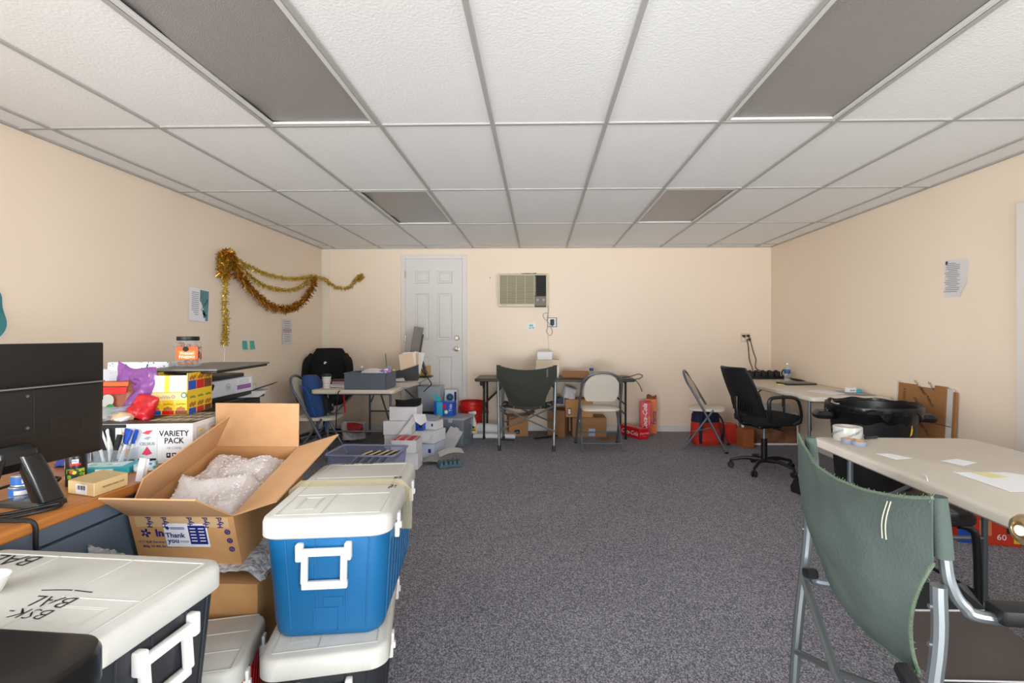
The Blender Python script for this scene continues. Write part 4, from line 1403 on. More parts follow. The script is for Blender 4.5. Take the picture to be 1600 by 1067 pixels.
def drape(u, v):   # jacket hung over the chair back: u around, v upwards
    a = 2 * PI * u
    hw, hd = .26 - .02 * v - .09 * max(0, v - .75) / .25, .10 - .03 * v - .03 * max(0, v - .8) / .2
    c, s_ = math.cos(a), math.sin(a)
    x = hw * math.copysign(abs(c) ** .5, c)
    y = hd * math.copysign(abs(s_) ** .6, s_)
    q = Vector((x * 9, y * 9, v * 5))
    k = 1 + .10 * noise.noise(q) * (1 - v * .6)
    return (x * k, y * (1 + .35 * noise.noise(q * 1.4)), .50 + .585 * v + .012 * math.cos(x * 6) * (v > .9))


MB().sheet(drape, 48, 20, .006).loft([(.34, .10, .05, 1.075), (.27, .07, .03, 1.095)], n=5).build('jacket_body', black_fab, jk)
for s_ in (-1, 1):
    MB().tube([(s_ * .19, -.05, 1.02), (s_ * .245, -.09, .92), (s_ * .26, -.11, .75), (s_ * .25, -.12, .58)], [.05, .06, .058, .055, .05, .045], 10, k=5, flat=.6).build('sleeve', black_fab, jk)
MB().box((-.03, -.098, .92), (.02, .004, .03), (0, R(30), 0)).box((-.018, -.098, .925), (.012, .004, .016), (0, R(-40), 0)).build('emblem', white_ink, jk)
# ================================================================ WALL THINGS
TB = .735


def on_tab(px, py):
    return P(px, py, TB)


def box_thing(name, label, cat, loc, rz, size, m, tape=None, group=None, top=None, rot=None):
    w, d, h = size
    t = E(name, label, cat, loc, rz, group, rot)
    MB().bx(-w / 2, w / 2, -d / 2, d / 2, .0008, h, min(.003, w * .05)).build('box_body', m, t)
    if tape:
        MB().bx(-w * .08, w * .08, -d / 2 - .0008, d / 2 + .0008, h * .75, h + .0012).build('tape_strip', tape, t)
    return t


# air conditioner
ya = YB - .11
p0, p1 = PY(779, 428, ya), PY(855.5, 479, ya)
ac = E('air_conditioner', 'beige window air conditioner set in the back wall with black side vent', 'air conditioner', ((p0.x + p1.x) / 2, ya, p1.z))
w, h = p1.x - p0.x, p0.z - p1.z
ivory = mat('ac_ivory', 'cfc7ae', .5)
mb = MB()
mb.bx(-w / 2, w / 2, 0, .10, 0, .035, .003).bx(-w / 2, w / 2, 0, .10, h - .018, h, .003).bx(-w / 2, -w / 2 + .018, 0, .10, .035, h - .018, .003)
mb.bx(w / 2 - .018, w / 2, 0, .10, .035, h - .018, .003).bx(w * .22, w * .235, 0, .10, .035, h - .018, .002)
mb.build('case', ivory, ac)
gl = mat('ac_grille', 'a49c84', .6, var=.08)
MB().bx(-w / 2 + .018, w * .22, .03, .1, .035, h - .018).build('grille_back', gl, ac)
sl = None
for k in range(26):
    z = .04 + k * (h - .064) / 26
    if sl is None:
        sl = MB().box((0, .018, 0), (w * .72 - .02, .012, .006), (R(25), 0, 0)).build('louvre', mat('ac_louvre', 'b9b096', .5), ac)
        o = sl
    else:
        o = sl.copy()
        COL.objects.link(o)
    o.location = (-w * .14 + .008, 0, z)
for x in (-.32, -.14, .04):
    MB().bx(x * w - .003, x * w + .003, .008, .02, .037, h - .02).build('grille_rib', ivory, ac)
MB().bx(w * .235, w / 2 - .018, .02, .1, h * .33, h - .02).build('vent_back', mat('vent_dark', '15130f', .7), ac)
o0 = None
for k in range(11):
    z = h * .34 + k * (h * .60) / 11
    if o0 is None:
        o0 = MB().box((w * .36, .012, 0), (w * .235, .01, .005), (R(20), 0, 0)).build('vent_slat', mat('vent_slat', '3c372d', .6), ac)
        o = o0
    else:
        o = o0.copy()
        COL.objects.link(o)
    o.location = (0, 0, z)
for k in range(14):
    MB().bx(w * .238, w * .262, .006, .014, h * .35 + k * .018, h * .35 + k * .018 + .008).build('vent_tooth', ivory, ac)
MB().bx(w * .235, w / 2 - .018, -.006, .03, -.004, h * .32, .004).build('control_panel', mat('ac_panel', '6f675b', .5), ac)
for k in (.30, .42):
    MB().cyl((w * k, -.006, h * .2), (w * k, -.022, h * .2), .018, 14).build('control_knob', mat('knob_grey', '9c9588', .4), ac)
MB().bx(w * .24, w / 2 - .02, -.012, 0, -.008, .01, .003).build('panel_foot', black_pl, ac)
decal(ac, 'maker_plate', grey_print, (-w * .38, 0, .02), X_, Z_, .06, .01)
MB().tube([(-.02, .05, h + .004), (.06, .05, h + .008), (.12, .05, h + .005), (.17, .05, h + .012)], .007, 6).build('rust_scrap', mat('rust', '5b2d1c', .8), ac)
p = PY(766, 434, YB)
T(MB().tube([(0, 0, .012), (0, -.014, .008), (0, -.016, -.006), (0, -.01, -.014)], .004, 6, k=3), 'wall_hook', mat('hook_orange', 'd28c35', .4), 'tiny orange hook on the back wall beside the air conditioner', 'hook', p)


def plate(px, py, Y, w, h, name='socket_plate'):
    return PY(px, py, Y)


p = PY(862.5, 503.5, YB)
so = E('wall_socket', 'white wall socket with a black plug below the air conditioner', 'socket', p)
MB().bx(-.062, .064, -.005, 0, -.062, .062, .002).build('socket_surround', dark_grey, so)
MB().bx(-.054, .054, -.010, -.005, -.055, .055, .003).build('socket_plate', white_pl, so)
pb = T(MB().box((0, -.03, 0), (.05, .04, .075), None, .008, 2).box((0, -.03, -.04), (.018, .02, .02), None, .004), 'power_plug', black_pl, 'black square plug in the white socket under the air conditioner', 'plug', p + Vector((.002, -.004, 0)))
cpts = [PY(854, 474, YB - .02), PY(857, 482, YB - .012), PY(855, 498, YB - .012), PY(856, 510, YB - .01), PY(854, 518, YB - .012), PY(859, 524, YB - .012), PY(863, 519, YB - .015), PY(860, 510, YB - .02), PY(856, 503, YB - .012), PY(850, 497, YB - .012), PY(849, 491, YB - .012), PY(855, 489, YB - .012), PY(857, 497, YB - .013)]
MB().tube([q - ac.location for q in cpts], .005, 7, k=6).build('power_cord', mat('cord_beige', 'b5aa96', .6), ac)
T(MB().tube([PY(856, 524, YB - .006), PY(857, 540, YB - .006), PY(858, 556, YB - .01)], .0025, 5, k=5), 'thin_wire', mat('cord_pale', 'cabba6', .6), 'thin pale wire running down the wall under the socket', 'wire')
p = PY(830.5, 510, YB)
t = E('wall_card', 'small white card with teal print on the back wall under the air conditioner', 'card', p)
MB().bx(-.055, .055, -.003, 0, -.045, .045).build('card', white_pl, t)
for (x, z, w_, h_) in ((-.005, .012, .05, .03), (-.02, -.02, .03, .018), (.022, -.018, .03, .02)):
    decal(t, 'teal_print', mat('teal_pale', '7fc4c0', .6), (x, -.003, z), X_, Z_, w_, h_)
# right socket with plugs and cords
p = PY(1164.5, 527.5, YB)
so = E('wall_socket', 'cream double socket with black plugs near the right corner', 'socket', p)
cream_plate = mat('plate_cream', 'd9c9a6', .5)
MB().bx(-.058, .058, -.008, 0, -.058, .058, .003).build('socket_plate', cream_plate, so)
for (x, z) in ((-.026, .026), (.026, .026), (-.026, -.022), (.03, -.018)):
    MB().box((x, -.010, z), (.034, .006, .03), None, .003).build('socket_face', white_pl, so)
for k, (x, z, lb_) in enumerate(((-.03, .024, 'black plug in the cream socket, upper one on the left'), (.024, .026, 'black plug in the cream socket, upper one on the right'), (.04, -.022, 'black plug in the cream socket, the lowest one'))):
    T(MB().box((0, -.028, 0), (.036, .03, .026), None, .006, 2).tube([(0, -.03, -.008), (.004, -.045, -.02)], .007, 6), 'power_plug', black_pl, lb_, 'plug', p + Vector((x, 0, z)))
for k, (pts, lb_) in enumerate((([(1167, 530), (1169, 540), (1170, 552), (1171, 562), (1175, 574), (1177, 582)], 'left one of two black cords dropping from the cream socket'), ([(1171, 527), (1174, 538), (1177, 550), (1181, 562), (1180, 572), (1183, 577), (1190, 580)], 'right one of two black cords dropping from the cream socket'))):
    T(MB().tube([PY(x, y, YB - .03 - .012 * k - .03 * (y > 570)) for x, y in pts], .0055, 7, k=5), 'charger_cable', black_pl, lb_, 'cable')
# left wall socket
p = PX(396, 608, XL)
so = E('wall_socket', 'cream wall socket on the left wall behind the printer', 'socket', p)
MB().bx(0, .008, -.04, .04, -.06, .06, .003).build('socket_plate', cream_plate, so)
for z in (-.025, .025):
    MB().bx(.008, .011, -.018, .018, z - .016, z + .016, .002).build('socket_face', white_pl, so)
# paper on the right wall
A, B = PX(1477, 402, XR), PX(1513, 466, XR)
y0, y1 = PX(1477, 430, XR).y, PX(1513, 430, XR).y
z1, z0 = PX(1500, 404, XR).z, PX(1495, 464, XR).z
ph, pw_ = z1 - z0, y0 - y1
t = E('wall_notice', 'printed white paper with a torn corner pinned to the right wall', 'notice', (XR, (y0 + y1) / 2, (z0 + z1) / 2), 0, None, (R(3), 0, 0))
wp = mat('notice_paper', 'dcd6d2', .8)


def notice(u, v):
    cut = .22 * max(0, (u - .75) / .25) * max(0, (.35 - v) / .35)
    return (-.003 - .012 * max(0, u - .6) * (1 - v) - .004 * math.sin(v * 5) * u, pw_ / 2 - pw_ * (u - cut), -ph / 2 + ph * (v + cut * .6))


MB().sheet(notice, 10, 12, .001).build('sheet', wp, t)
for k in range(16):
    decal(t, 'printed_line', grey_print, (-.0085, pw_ * (.12 if k % 5 else .2), ph * (.40 - k * .05)), -Y_, Z_, pw_ * (.38 if k % 4 == 0 else .6), .006, .0004)
decal(t, 'logo_print', navy_ink, (-.0075, pw_ * .42, ph * .42), -Y_, Z_, .02, .025, .0004)
# left wall: poster, notes, list, plaque
y0, y1, ym = PX(294, 470, XL).y, PX(326, 470, XL).y, PX(311, 470, XL).y
z1, z0 = PX(305, 450, XL).z, PX(305, 502, XL).z
t = E('wall_poster', 'white page with a teal picture panel taped to the left wall', 'poster', (XL, (y0 + y1) / 2, (z0 + z1) / 2), 0, None, (R(-3), 0, 0))
ph, pw_ = z1 - z0, y1 - y0
MB().sheet(lambda u, v: (.003 + .01 * (1 - u) * (1 - v), -pw_ / 2 + pw_ * u, -ph / 2 + ph * v), 6, 6, .001).build('sheet', paper, t)
decal(t, 'picture_panel', mat('poster_teal', '5c8a92', .5, var=.3, vscale=5), (.0045, pw_ * .24, 0), Y_, Z_, pw_ * .44, ph * .93)
for k in range(5):
    decal(t, 'picture_panel', mat('poster_deep', '2f6274', .5), (.0055, pw_ * (.12 + .05 * k), -ph * .3 + .02 * (k % 2)), Y_, Z_, .03, ph * (.22 - .03 * k), .0004)
MB().tube([(.007, pw_ * .08, -ph * .15), (.007, pw_ * .2, -ph * .02), (.007, pw_ * .3, ph * .08), (.007, pw_ * .4, ph * .2)], .003, 5, k=4, flat=.2).build('branch_print', ink, t)
for k in range(12):
    decal(t, 'printed_line', grey_print, (.009, -pw_ * .22, ph * (.36 - k * .06)), Y_, Z_, pw_ * .34, .006, .0004)
for i, (px, lb_) in enumerate(((382, 'teal sticky note on the left wall, the one nearer the garland'), (393.5, 'teal sticky note on the left wall, the one nearer the corner'))):
    p = PX(px, 539, XL)
    T(MB().sheet(lambda u, v: (.002 + .012 * (1 - v) ** 2, (u - .5) * .076, (v - .5) * .085), 3, 5, .001), 'sticky_note', mat('note_teal', '4fb0a4', .6), lb_, 'sticky note', p, (R(-4 + 7 * i), 0, 0), 'teal sticky notes')
y0, y1 = PX(440.5, 500, XL).y, PX(455, 500, XL).y
z1, z0 = PX(448, 499, XL).z, PX(448, 539, XL).z
t = E('wall_list', 'narrow white price list with a pink band on the left wall by the corner', 'notice', (XL, (y0 + y1) / 2, (z0 + z1) / 2))
ph, pw_ = z1 - z0, y1 - y0
MB().sheet(lambda u, v: (.004 + .006 * (1 - v), (u - .5) * pw_, (v - .5) * ph), 3, 5, .001).build('sheet', mat('list_paper', 'dad2d2', .8), t)
decal(t, 'pink_band', mat('list_pink', 'c9a4b4', .7), (.009, 0, ph * .06), Y_, Z_, pw_ * .9, ph * .14)
for k in range(10):
    decal(t, 'printed_line', grey_print, (.0105, -pw_ * .05, ph * (.42 - k * .085)), Y_, Z_, pw_ * .6, .008, .0004)
p = PX(-14, 487, XL)
t = E('wall_plaque', 'teal and grey rounded wall cutout with white rim at the far left', 'wall decoration', p)
out = [(-.10, .10), (.03, .11), (.05, .02), (.07, -.05), (.06, -.10), (.02, -.14), (-.06, -.15), (-.11, -.05)]
q = [(v.x, v.y) for v in catmull([(a, b, 0) for a, b in out], 5, True)]
MB().prism([(x * 1.12, z * 1.08) for x, z in q], 0, .004).build('plaque_rim', white_pl, t).matrix_local = frame((.001, 0, 0), Y_, Z_)
MB().prism(q, 0, .004).build('plaque_face', mat('plaque_teal', '3f7f86', .4, var=.3, vscale=6), t).matrix_local = frame((.005, 0, 0), Y_, Z_)


# tinsel garlands
def tinsel(name, label, pts, r, m, dens, core=.25, k=8, group='tinsel garlands', extra=None):
    path = catmull(pts, k)
    mb = MB()
    mb.tube(path, r * core, 6)
    L = sum((b - a).length for a, b in zip(path, path[1:]))
    n = int(L * dens * .8)
    rnd = random.Random(len(label) + n)
    for i in range(n):
        s = rnd.random() * (len(path) - 1)
        a = path[int(s)].lerp(path[int(s) + 1], s - int(s))
        d = Vector((rnd.gauss(0, 1), rnd.gauss(0, 1), rnd.gauss(0, 1))).normalized()
        e = d.orthogonal().normalized()
        l_ = r * rnd.uniform(.5, 1.4)
        w_ = r * .07 + .001
        b = a + d * l_ + Vector((0, 0, -.2 * l_))
        mb.add([a - e * w_, a + e * w_, b + e * w_ * .8, b - e * w_ * .8], [(0, 1, 2, 3)])
    o = mb.build(name, m, None, 0, False)
    return tag(o, label, 'garland', group)


gold = mat('tinsel_gold', 'cdb050', .25, .6, var=.6, vscale=70)
bronze = mat('tinsel_bronze', 'a8701e', .25, .6, var=.7, vscale=60)
W_ = lambda l, off=.035: [PX(x, y, XL + off) for x, y in l]
tinsel('garland', 'thick bronze tinsel garland drooping lowest on the left wall', W_([(351, 398), (360, 396), (367, 419), (381, 438), (400, 459), (421, 476), (445, 482), (464, 477), (483, 458), (493, 434)], .072), .048, bronze, 1500)
tinsel('garland', 'thin gold tinsel strand forming the uppermost swag on the left wall', W_([(356, 395), (375, 408), (396, 419), (421, 429), (451, 435), (472, 434), (490, 431)]), .028, gold, 1100)
tinsel('garland', 'thin gold tinsel strand forming the middle swag on the left wall', W_([(358, 398), (383, 423), (404, 441), (426, 450), (449, 453), (468, 449), (485, 437), (494, 431)]), .028, gold, 1100)
tinsel('garland', 'gold tinsel strand hanging straight down the left wall', W_([(350, 394), (346, 412), (350, 425), (353, 444), (351, 470), (353, 497), (352, 520), (351, 537)]), .034, gold, 1500)
tinsel('garland', 'bunched bronze tinsel loop at the upper end of the hanging strand', W_([(346, 394), (344, 412), (346, 428), (355, 430), (358, 412), (354, 396), (350, 402), (351, 420)], .045), .04, mat('tinsel_amber', 'b98a2c', .25, .6, var=.7, vscale=60), 1300)
bk = [PX(494, 432, XL + .05), Vector((XL + .06, YB - .05, PY(505, 437, YB).z))] + [PY(x, y, YB - .035) for x, y in ((515, 442), (528, 449), (545, 449), (555, 438), (562, 430))]
tinsel('garland', 'gold tinsel end crossing onto the back wall with a balled tip', bk + [PY(566, 432, YB - .05), PY(561, 436, YB - .05), PY(566, 428, YB - .04)], .03, gold, 1400)
T(MB().tube(W_([(351, 538), (351, 545), (350.5, 560), (350, 576)], .01), .003, 5, k=4), 'garland_string', white_pl, 'white string dangling under the vertical gold tinsel', 'string')

# ================================================================ LEFT TABLE AND AROUND
p = on_tab(507, 607)
t = E('coffee_cup', 'paper coffee cup with red and grey chevrons and black lid, on the left table corner', 'cup', p + Vector((0, .05, 0)))
MB().lathe([(0, 0), (.032, 0), (.033, .004), (.044, .118), (0, .118)], 24).build('cup_body', white_pl, t)
MB().lathe([(.045, .114), (.047, .118), (.045, .128), (.038, .132), (.036, .138), (0, .136)], 24).build('lid', black_pl, t)
for k in range(6):
    cm = (red_m, grey_print, ink)[k % 3]
    z = .014 + k * .017
    pts = []
    for q in range(25):
        a = 2 * PI * q / 24
        zz = z + (.006 if q % 2 else -.006)
        r_ = .0335 + .011 * (zz / .118)
        pts.append((r_ * math.cos(a), r_ * math.sin(a), zz))
    MB().tube(pts[:-1], .0016, 4, closed=True).build('chevron_print', cm, t)
A, B = on_tab(537, 609), on_tab(601, 610)
t = E('storage_basket', 'grey woven-look plastic basket full of papers on the left table', 'basket', ((A.x + B.x) / 2, A.y + .17, TB), R(-2))
bg_ = mat('basket_grey', '5c6674', .55, bump=.7, bscale=130)
w, d, h = B.x - A.x, .30, .155
mb = MB()
mb.bx(-w / 2, w / 2, -d / 2, -d / 2 + .006, 0, h).bx(-w / 2, w / 2, d / 2 - .006, d / 2, 0, h).bx(-w / 2, -w / 2 + .006, -d / 2, d / 2, 0, h).bx(w / 2 - .006, w / 2, -d / 2, d / 2, 0, h).bx(-w / 2, w / 2, -d / 2, d / 2, 0, .006)
mb.build('basket_body', bg_, t)
mb = MB()
mb.tube([(-w / 2, -d / 2, h), (w / 2, -d / 2, h), (w / 2, d / 2, h), (-w / 2, d / 2, h)], .007, 6, closed=True)
mb.build('rim', mat('basket_rim', '59626f', .5), t)
mb = MB()
for k in range(14):
    for z in (.03, .06, .09, .12):
        mb.bx(-w / 2 + .02 + k * (w - .04) / 13 - .008, -w / 2 + .02 + k * (w - .04) / 13 + .008, -d / 2 - .0015, -d / 2, z, z + .02)
o = mb.build('weave', bg_, t)
o['kind'] = 'stuff'
bp_ = (t.location.x, t.location.y)
T(MB().pouch(.15, .08, .06, 61, .01, 10, None, True), 'purple_pack', pattern_mat('purple_floral', 'a877b8', ['e8d8ee', '7a3f96', 'ffffff'], 45, .5, .45), 'purple and white flowered packet in the grey basket', 'packet', (bp_[0] + .14, bp_[1] + .0, TB + .11), (R(-8), R(-14), 0))
T(MB().sheet(lambda u, v: ((u - .5) * .22, (v - .5) * .2, .02 * math.sin(u * 4) + .012 * v), 6, 5, .001), 'loose_paper', paper, 'white paper slanting out of the grey basket', 'paper', (bp_[0] + .02, bp_[1] - .02, TB + .152), (R(6), R(-8), R(12)))


def bottle(loc, label, h=.20):
    t = E('water_bottle', label, 'bottle', loc, 0, 'clear water bottles')
    k = h / .2
    MB().lathe([(0, .004), (.025, 0), (.031, .006), (.032, .02), (.029, .026), (.032, .032), (.032, .12), (.030, .135), (.022, .155), (.012, .172), (.0115, .182), (0, .182)], 20, Matrix.Scale(k, 4)).build('bottle_body', bottle_pl, t)
    MB().lathe([(.0325, .085), (.0328, .086), (.0328, .125), (.0325, .126)], 20, Matrix.Scale(k, 4)).build('label_band', mat('bottle_label', '2d5f9e', .4), t)
    MB().lathe([(0, .178), (.014, .178), (.014, .192), (.012, .196), (0, .196)], 16, Matrix.Scale(k, 4)).build('cap', white_pl, t)
    return t


bottle((PY(565, 583, 5.3).x, 5.3, TB), 'clear water bottle standing behind the grey basket', .20)
p = on_tab(613, 592)
t = E('iced_coffee_cup', 'clear iced drink cup with tall green straw behind the grey basket', 'cup', (p.x, p.y - .15, TB))
MB().lathe([(0, 0), (.032, 0), (.046, .13), (.048, .132), (.046, .15), (.03, .175), (.012, .18), (.012, .178), (.028, .172), (.043, .148), (.043, .13), (.03, .004), (0, .004)], 22).build('cup_body', clear_pl, t)
MB().lathe([(0, .005), (.030, .005), (.036, .06), (0, .06)], 20).build('drink', mat('iced_coffee', '8a5a2c', .3), t)
MB().tube([(-.01, 0, .01), (-.03, -.02, .31)], .005, 8).build('straw', mat('straw_green', '3f6a4c', .4), t)
A, B = on_tab(636, 595), on_tab(652, 594)
t = E('desk_organizer', 'black desk organizer stuffed with envelopes on the left table', 'organizer', (B.x - .13, B.y + .05, TB), R(10))
mb = MB()
mb.add([(-.15, -.13, 0), (.13, -.13, 0), (.13, .13, 0), (-.15, .13, 0), (-.15, -.13, .09), (.13, -.13, .18), (.13, .13, .18), (-.15, .13, .09)], [(0, 3, 2, 1), (0, 1, 5, 4), (1, 2, 6, 5), (2, 3, 7, 6), (3, 0, 4, 7)])
mb.build('organizer_body', black_pl, t, 0)
MB().bx(-.14, .12, -.12, .12, .06, .085).build('divider', black_pl, t)
cols = ['e3c9ab', 'efe7da', 'd8b48c', 'e9dccb', 'e9e3e6']
for k in range(5):
    T(MB().box((0, 0, .11), (.16 - .01 * k, .004, .22 + .015 * ((k * 2) % 3)), None, .0008), 'envelope', mat('env_' + cols[k], cols[k], .75), ('upright %s envelope in the black organizer, number %d from the front' % (('tan', 'cream', 'brown', 'beige', 'pale')[k], k + 1)).replace(', number 1 from', ', first from').replace(', number 2 from', ', second from').replace(', number 3 from', ', third from').replace(', number 4 from', ', fourth from').replace(', number 5 from', ', rearmost from'),
      'envelope', (B.x - .10 + .012 * k, B.y - .03 + .038 * k, TB + .09), (R(-6), R(-8 + 5 * k), R(10)), 'envelopes in the organizer')
T(MB().lathe([(0, 0), (.014, 0), (.014, .03), (0, .03)], 10), 'highlighter', mat('hi_yellow', 'dfe84a', .4), 'yellow highlighter poking out of the black organizer', 'pen', (B.x - .25, B.y - .06, TB + .10), (0, R(-20), 0))
p = PY(647, 553, 6.15)
t = E('tablet_display', 'grey display panel on a black arm, tilted in front of the white door', 'monitor', (PY(655, 590, 6.2).x, 6.22, TB), R(0))
q0, q1 = PY(644, 553, 6.2), PY(652, 510.5, 6.2)
loc = Vector((q0.x, 6.22, TB))
MB().box((-.035, 0, .445), (.115, .03, .36), (0, R(9), R(20)), .003).build('panel', mat('panel_brown_grey', '6b635a', .5), t)
MB().box((.022, .004, .41), (.02, .04, .25), (0, R(9), R(20)), .003).build('panel_edge', dark_grey, t)
MB().tube([(.09, 0, .03), (.05, 0, .14), (.0, .005, .28)], .018, 8).build('stand_arm', black_pl, t)
MB().loft([(.16, .2, .03, 0, .08, 0), (.15, .19, .03, .015, .08, 0)], n=4).build('stand_base', black_pl, t)
box_thing('tan_carton', 'small tan carton with printed stripes at the far corner of the left table', 'box', (PY(659, 590, 6.32).x + .03, 6.36, TB), R(-20), (.11, .12, .13), mat('tan_carton', 'c99f6c', .7), white_card)
t = E('pink_box', 'small pink box behind the grey basket on the left table', 'box', (PY(530, 600, 5.25).x, 5.25, TB), R(5))
MB().bx(-.06, .06, -.05, .05, 0, .055, .002).build('box_body', mat('pink_card', 'c9a3b8', .6), t)
MB().bx(-.062, .062, -.052, .052, .04, .058, .002).build('lid', mat('dark_plum', '51303f', .5), t)
T(MB().sheet(lambda u, v: ((u - .5) * .22, (v - .5) * .3, .004 + .004 * math.sin(u * 5)), 5, 4, .004), 'notebook', paper, 'white notebook lying by the chevron cup on the left table', 'notebook', (on_tab(521, 605).x, on_tab(521, 605).y + .12, TB), (0, 0, .3))
T(MB().sheet(lambda u, v: ((u - .5) * .26, (v - .5) * .34, .003 + .006 * math.sin(u * 6 + v)), 6, 5, .002), 'loose_paper', mat('paper_pinkish', 'dccfcc', .8), 'printed papers spread at the right edge of the left table', 'paper', (on_tab(625, 606).x - .02, on_tab(625, 606).y + .25, TB + .001), (0, 0, R(-10)))
T(MB().sheet(lambda u, v: ((u - .5) * .2, (v - .5) * .2, .004 + .02 * u * v), 5, 5, .002), 'loose_paper', paper, 'folded white paper in front of the black organizer', 'paper', (B.x - .20, B.y - .2, TB + .012), (0, 0, R(20)))
T(MB().tube([PY(655, 572, 6.1), PY(660, 580, 5.9), PY(668, 590, 5.85), PY(674, 600, 5.85), PY(668, 606, 5.9), PY(662, 612, 5.95)], .006, 6, k=6), 'display_cable', black_pl, 'black cable hanging off the left table by the white door', 'cable')
T(MB().tube([PY(532, 609, 4.85), PY(536, 608, 4.95), PY(530, 611, 4.74), PY(528, 617, 4.72), PY(526, 640, 4.73), PY(525, 668, 4.76)], .005, 6, k=5), 'charger_cable', black_pl, 'black charger cable dropping over the front of the left table', 'cable')
# blue backpack on the folding chair
bb = E('backpack', 'blue backpack sitting on the folding chair by the left table', 'backpack', (-2.235, 4.98, .462), R(-80))
navy = mat('pack_navy', '22437c', .8, bump=.1, bscale=80, var=.15)
Mt = Matrix.Rotation(R(-8), 4, 'X')
MB().loft([(.28, .15, .05, .0, 0, .02), (.32, .18, .07, .05, 0, .02), (.32, .18, .08, .22, 0, -.01), (.29, .15, .07, .34, 0, -.04), (.20, .10, .045, .395, 0, -.06)], n=5).build('pack_body', navy, bb)
MB().loft([(.22, .06, .02, .03, 0, .12), (.24, .07, .03, .12, 0, .115), (.20, .05, .02, .20, 0, .09)], n=4).build('front_pocket', mat('pack_black', '14161c', .8), bb)
for s in (-1, 1):
    MB().tube([(s * .09, -.07, .22), (s * .13, -.10, .30), (s * .15, -.04, .24), (s * .15, .0, .1), (s * .16, .05, -.06), (s * .15, .06, -.2)], .014, 6, k=5, flat=.5).build('strap', mat('pack_blue', '2a5cae', .7), bb)
MB().lathe([(0, 0), (.014, 0), (.014, .001), (0, .001)], 8).build('white_emblem', white_ink, bb).matrix_local = frame((.05, .168, .1), -X_, Z_)
T(MB().pouch(.26, .20, .16, 71, .03, 14, None, True), 'shopping_bag', mat('bag_white', 'd6d3d6', .5), 'white plastic bag on the floor under the left table', 'bag', (PY(548, 678, 5.75).x, 5.85, .04), (0, 0, R(20)))
T(MB().pouch(.18, .10, .08, 73, .03, 10, None, True), 'red_pouch', mat('pouch_red', 'b0262c', .5), 'crumpled red pouch against the white plastic bag', 'bag', (PY(552, 672, 5.6).x, 5.66, .15), (0, 0, R(-10)))
T(MB().tube([PY(537, 612, 5.0), PY(538, 628, 5.0), PY(539, 645, 5.0)], .008, 6), 'lanyard', red_m, 'red strap hanging under the left table edge', 'strap')
T(MB().tube([(-1.9, 6.45, .02), (-1.8, 6.40, .03), (-1.72, 6.42, .14), (-1.66, 6.40, .03), (-1.5, 6.35, .02), (-1.55, 6.2, .018), (-1.7, 6.1, .018)], .01, 7, k=6), 'floor_cable', black_pl, 'black cable looped on the carpet under the left table', 'cable')

# ================================================================ BOXES NEAR THE DOOR
random.seed(11)
sx, sy = PY(633, 700, 5.0).x, 5.02
zz = 0
labs = ['lowest white box of the stack beside the left table', 'second white box up in the stack beside the left table', 'third white box up in the stack beside the left table', 'topmost white box of the stack beside the left table']
for k in range(4):
    t = box_thing('white_box', labs[k], 'box', (sx + (-.03, -.05, -.06, -.0)[k], sy + .02 * (k % 2), zz), R((2, -1, 3, -2)[k]), (.275, .22, .135), white_card, None, 'stacked white cartons')
    MB().bx(-.1385, .1385, -.1105, .1105, .10, .1355, .002).build('lid', white_card, t)
    zz += .138
T(MB().pouch(.26, .07, .20, 81, .025, 12, None, True), 'black_pouch', black_fab, 'black rumpled pouch on top of the white box stack', 'pouch', (sx + .02, sy, zz), (0, 0, R(5)))
t = E('opened_white_box', 'opened white carton of red-striped packs with its flap standing, in front of the white stack', 'box', (PY(635, 700, 4.72).x, 4.74, .16), R(-2))
mb = MB()
w, d, h = .24, .20, .12
mb.bx(-w / 2, w / 2, -d / 2, -d / 2 + .004, 0, h).bx(-w / 2, w / 2, d / 2 - .004, d / 2, 0, h).bx(-w / 2, -w / 2 + .004, -d / 2, d / 2, 0, h).bx(w / 2 - .004, w / 2, -d / 2, d / 2, 0, h).bx(-w / 2, w / 2, -d / 2, d / 2, 0, .004)
mb.build('box_body', white_card, t)
MB().sheet(lambda u, v: (-w / 2 + .005 + (w - .01) * (u * .35 + v * .62 * 1), d / 2 + .02 * v, h + .005 + .19 * v + .02 * u), 4, 6, .004).build('flap', white_card, t)
MB().sheet(lambda u, v: (w * .10 + .12 * u + .03 * v, d / 2 + .022 - .05 * v, h + .21 - .10 * v * (1 - .4 * abs(2 * u - 1))), 6, 5, .004).build('flap', white_card, t)
for k in range(8):
    o = MB().bx(-.1 + k * .026, -.1 + k * .026 + .022, -.09, .09, .01, h + .008).build('striped_pack', red_m if k % 3 != 1 else mat('pack_pink', 'd8a3a3', .6), t)
box_thing('white_box', 'plain white box on the carpet supporting the opened white carton', 'box', (PY(637, 712, 4.72).x, 4.76, 0), R(0), (.22, .2, .158), white_card, None, 'stacked white cartons')
# blue-white boxes beside the stack
bw_ = mat('pale_blue_card', 'c3cbe0', .6)
X0 = PY(670, 700, 5.2)
t = box_thing('printed_box', 'white and pale blue box on the carpet beside the white stack', 'box', (X0.x, 5.25, 0), R(-12), (.22, .28, .14), bw_, None, 'pale blue cartons')
decal(t, 'logo_print', navy_ink, (.06, -.14, .075), X_, Z_, .03, .04)
t = box_thing('printed_box', 'pale blue box tilted on the lower blue-white box, flap open', 'box', (X0.x + .0, 5.28, .143), R(-18), (.22, .26, .12), white_card, None, 'pale blue cartons')
MB().sheet(lambda u, v: (-.11 + .22 * u, -.132 - .13 * v, .12 - .075 * v), 4, 4, .003).build('flap', white_card, t)
t = box_thing('printed_box', 'small bright blue box on the pale blue boxes', 'box', (PY(658, 668, 5.25).x, 5.27, .266), R(-8), (.09, .16, .095), blue_m, None, 'pale blue cartons')
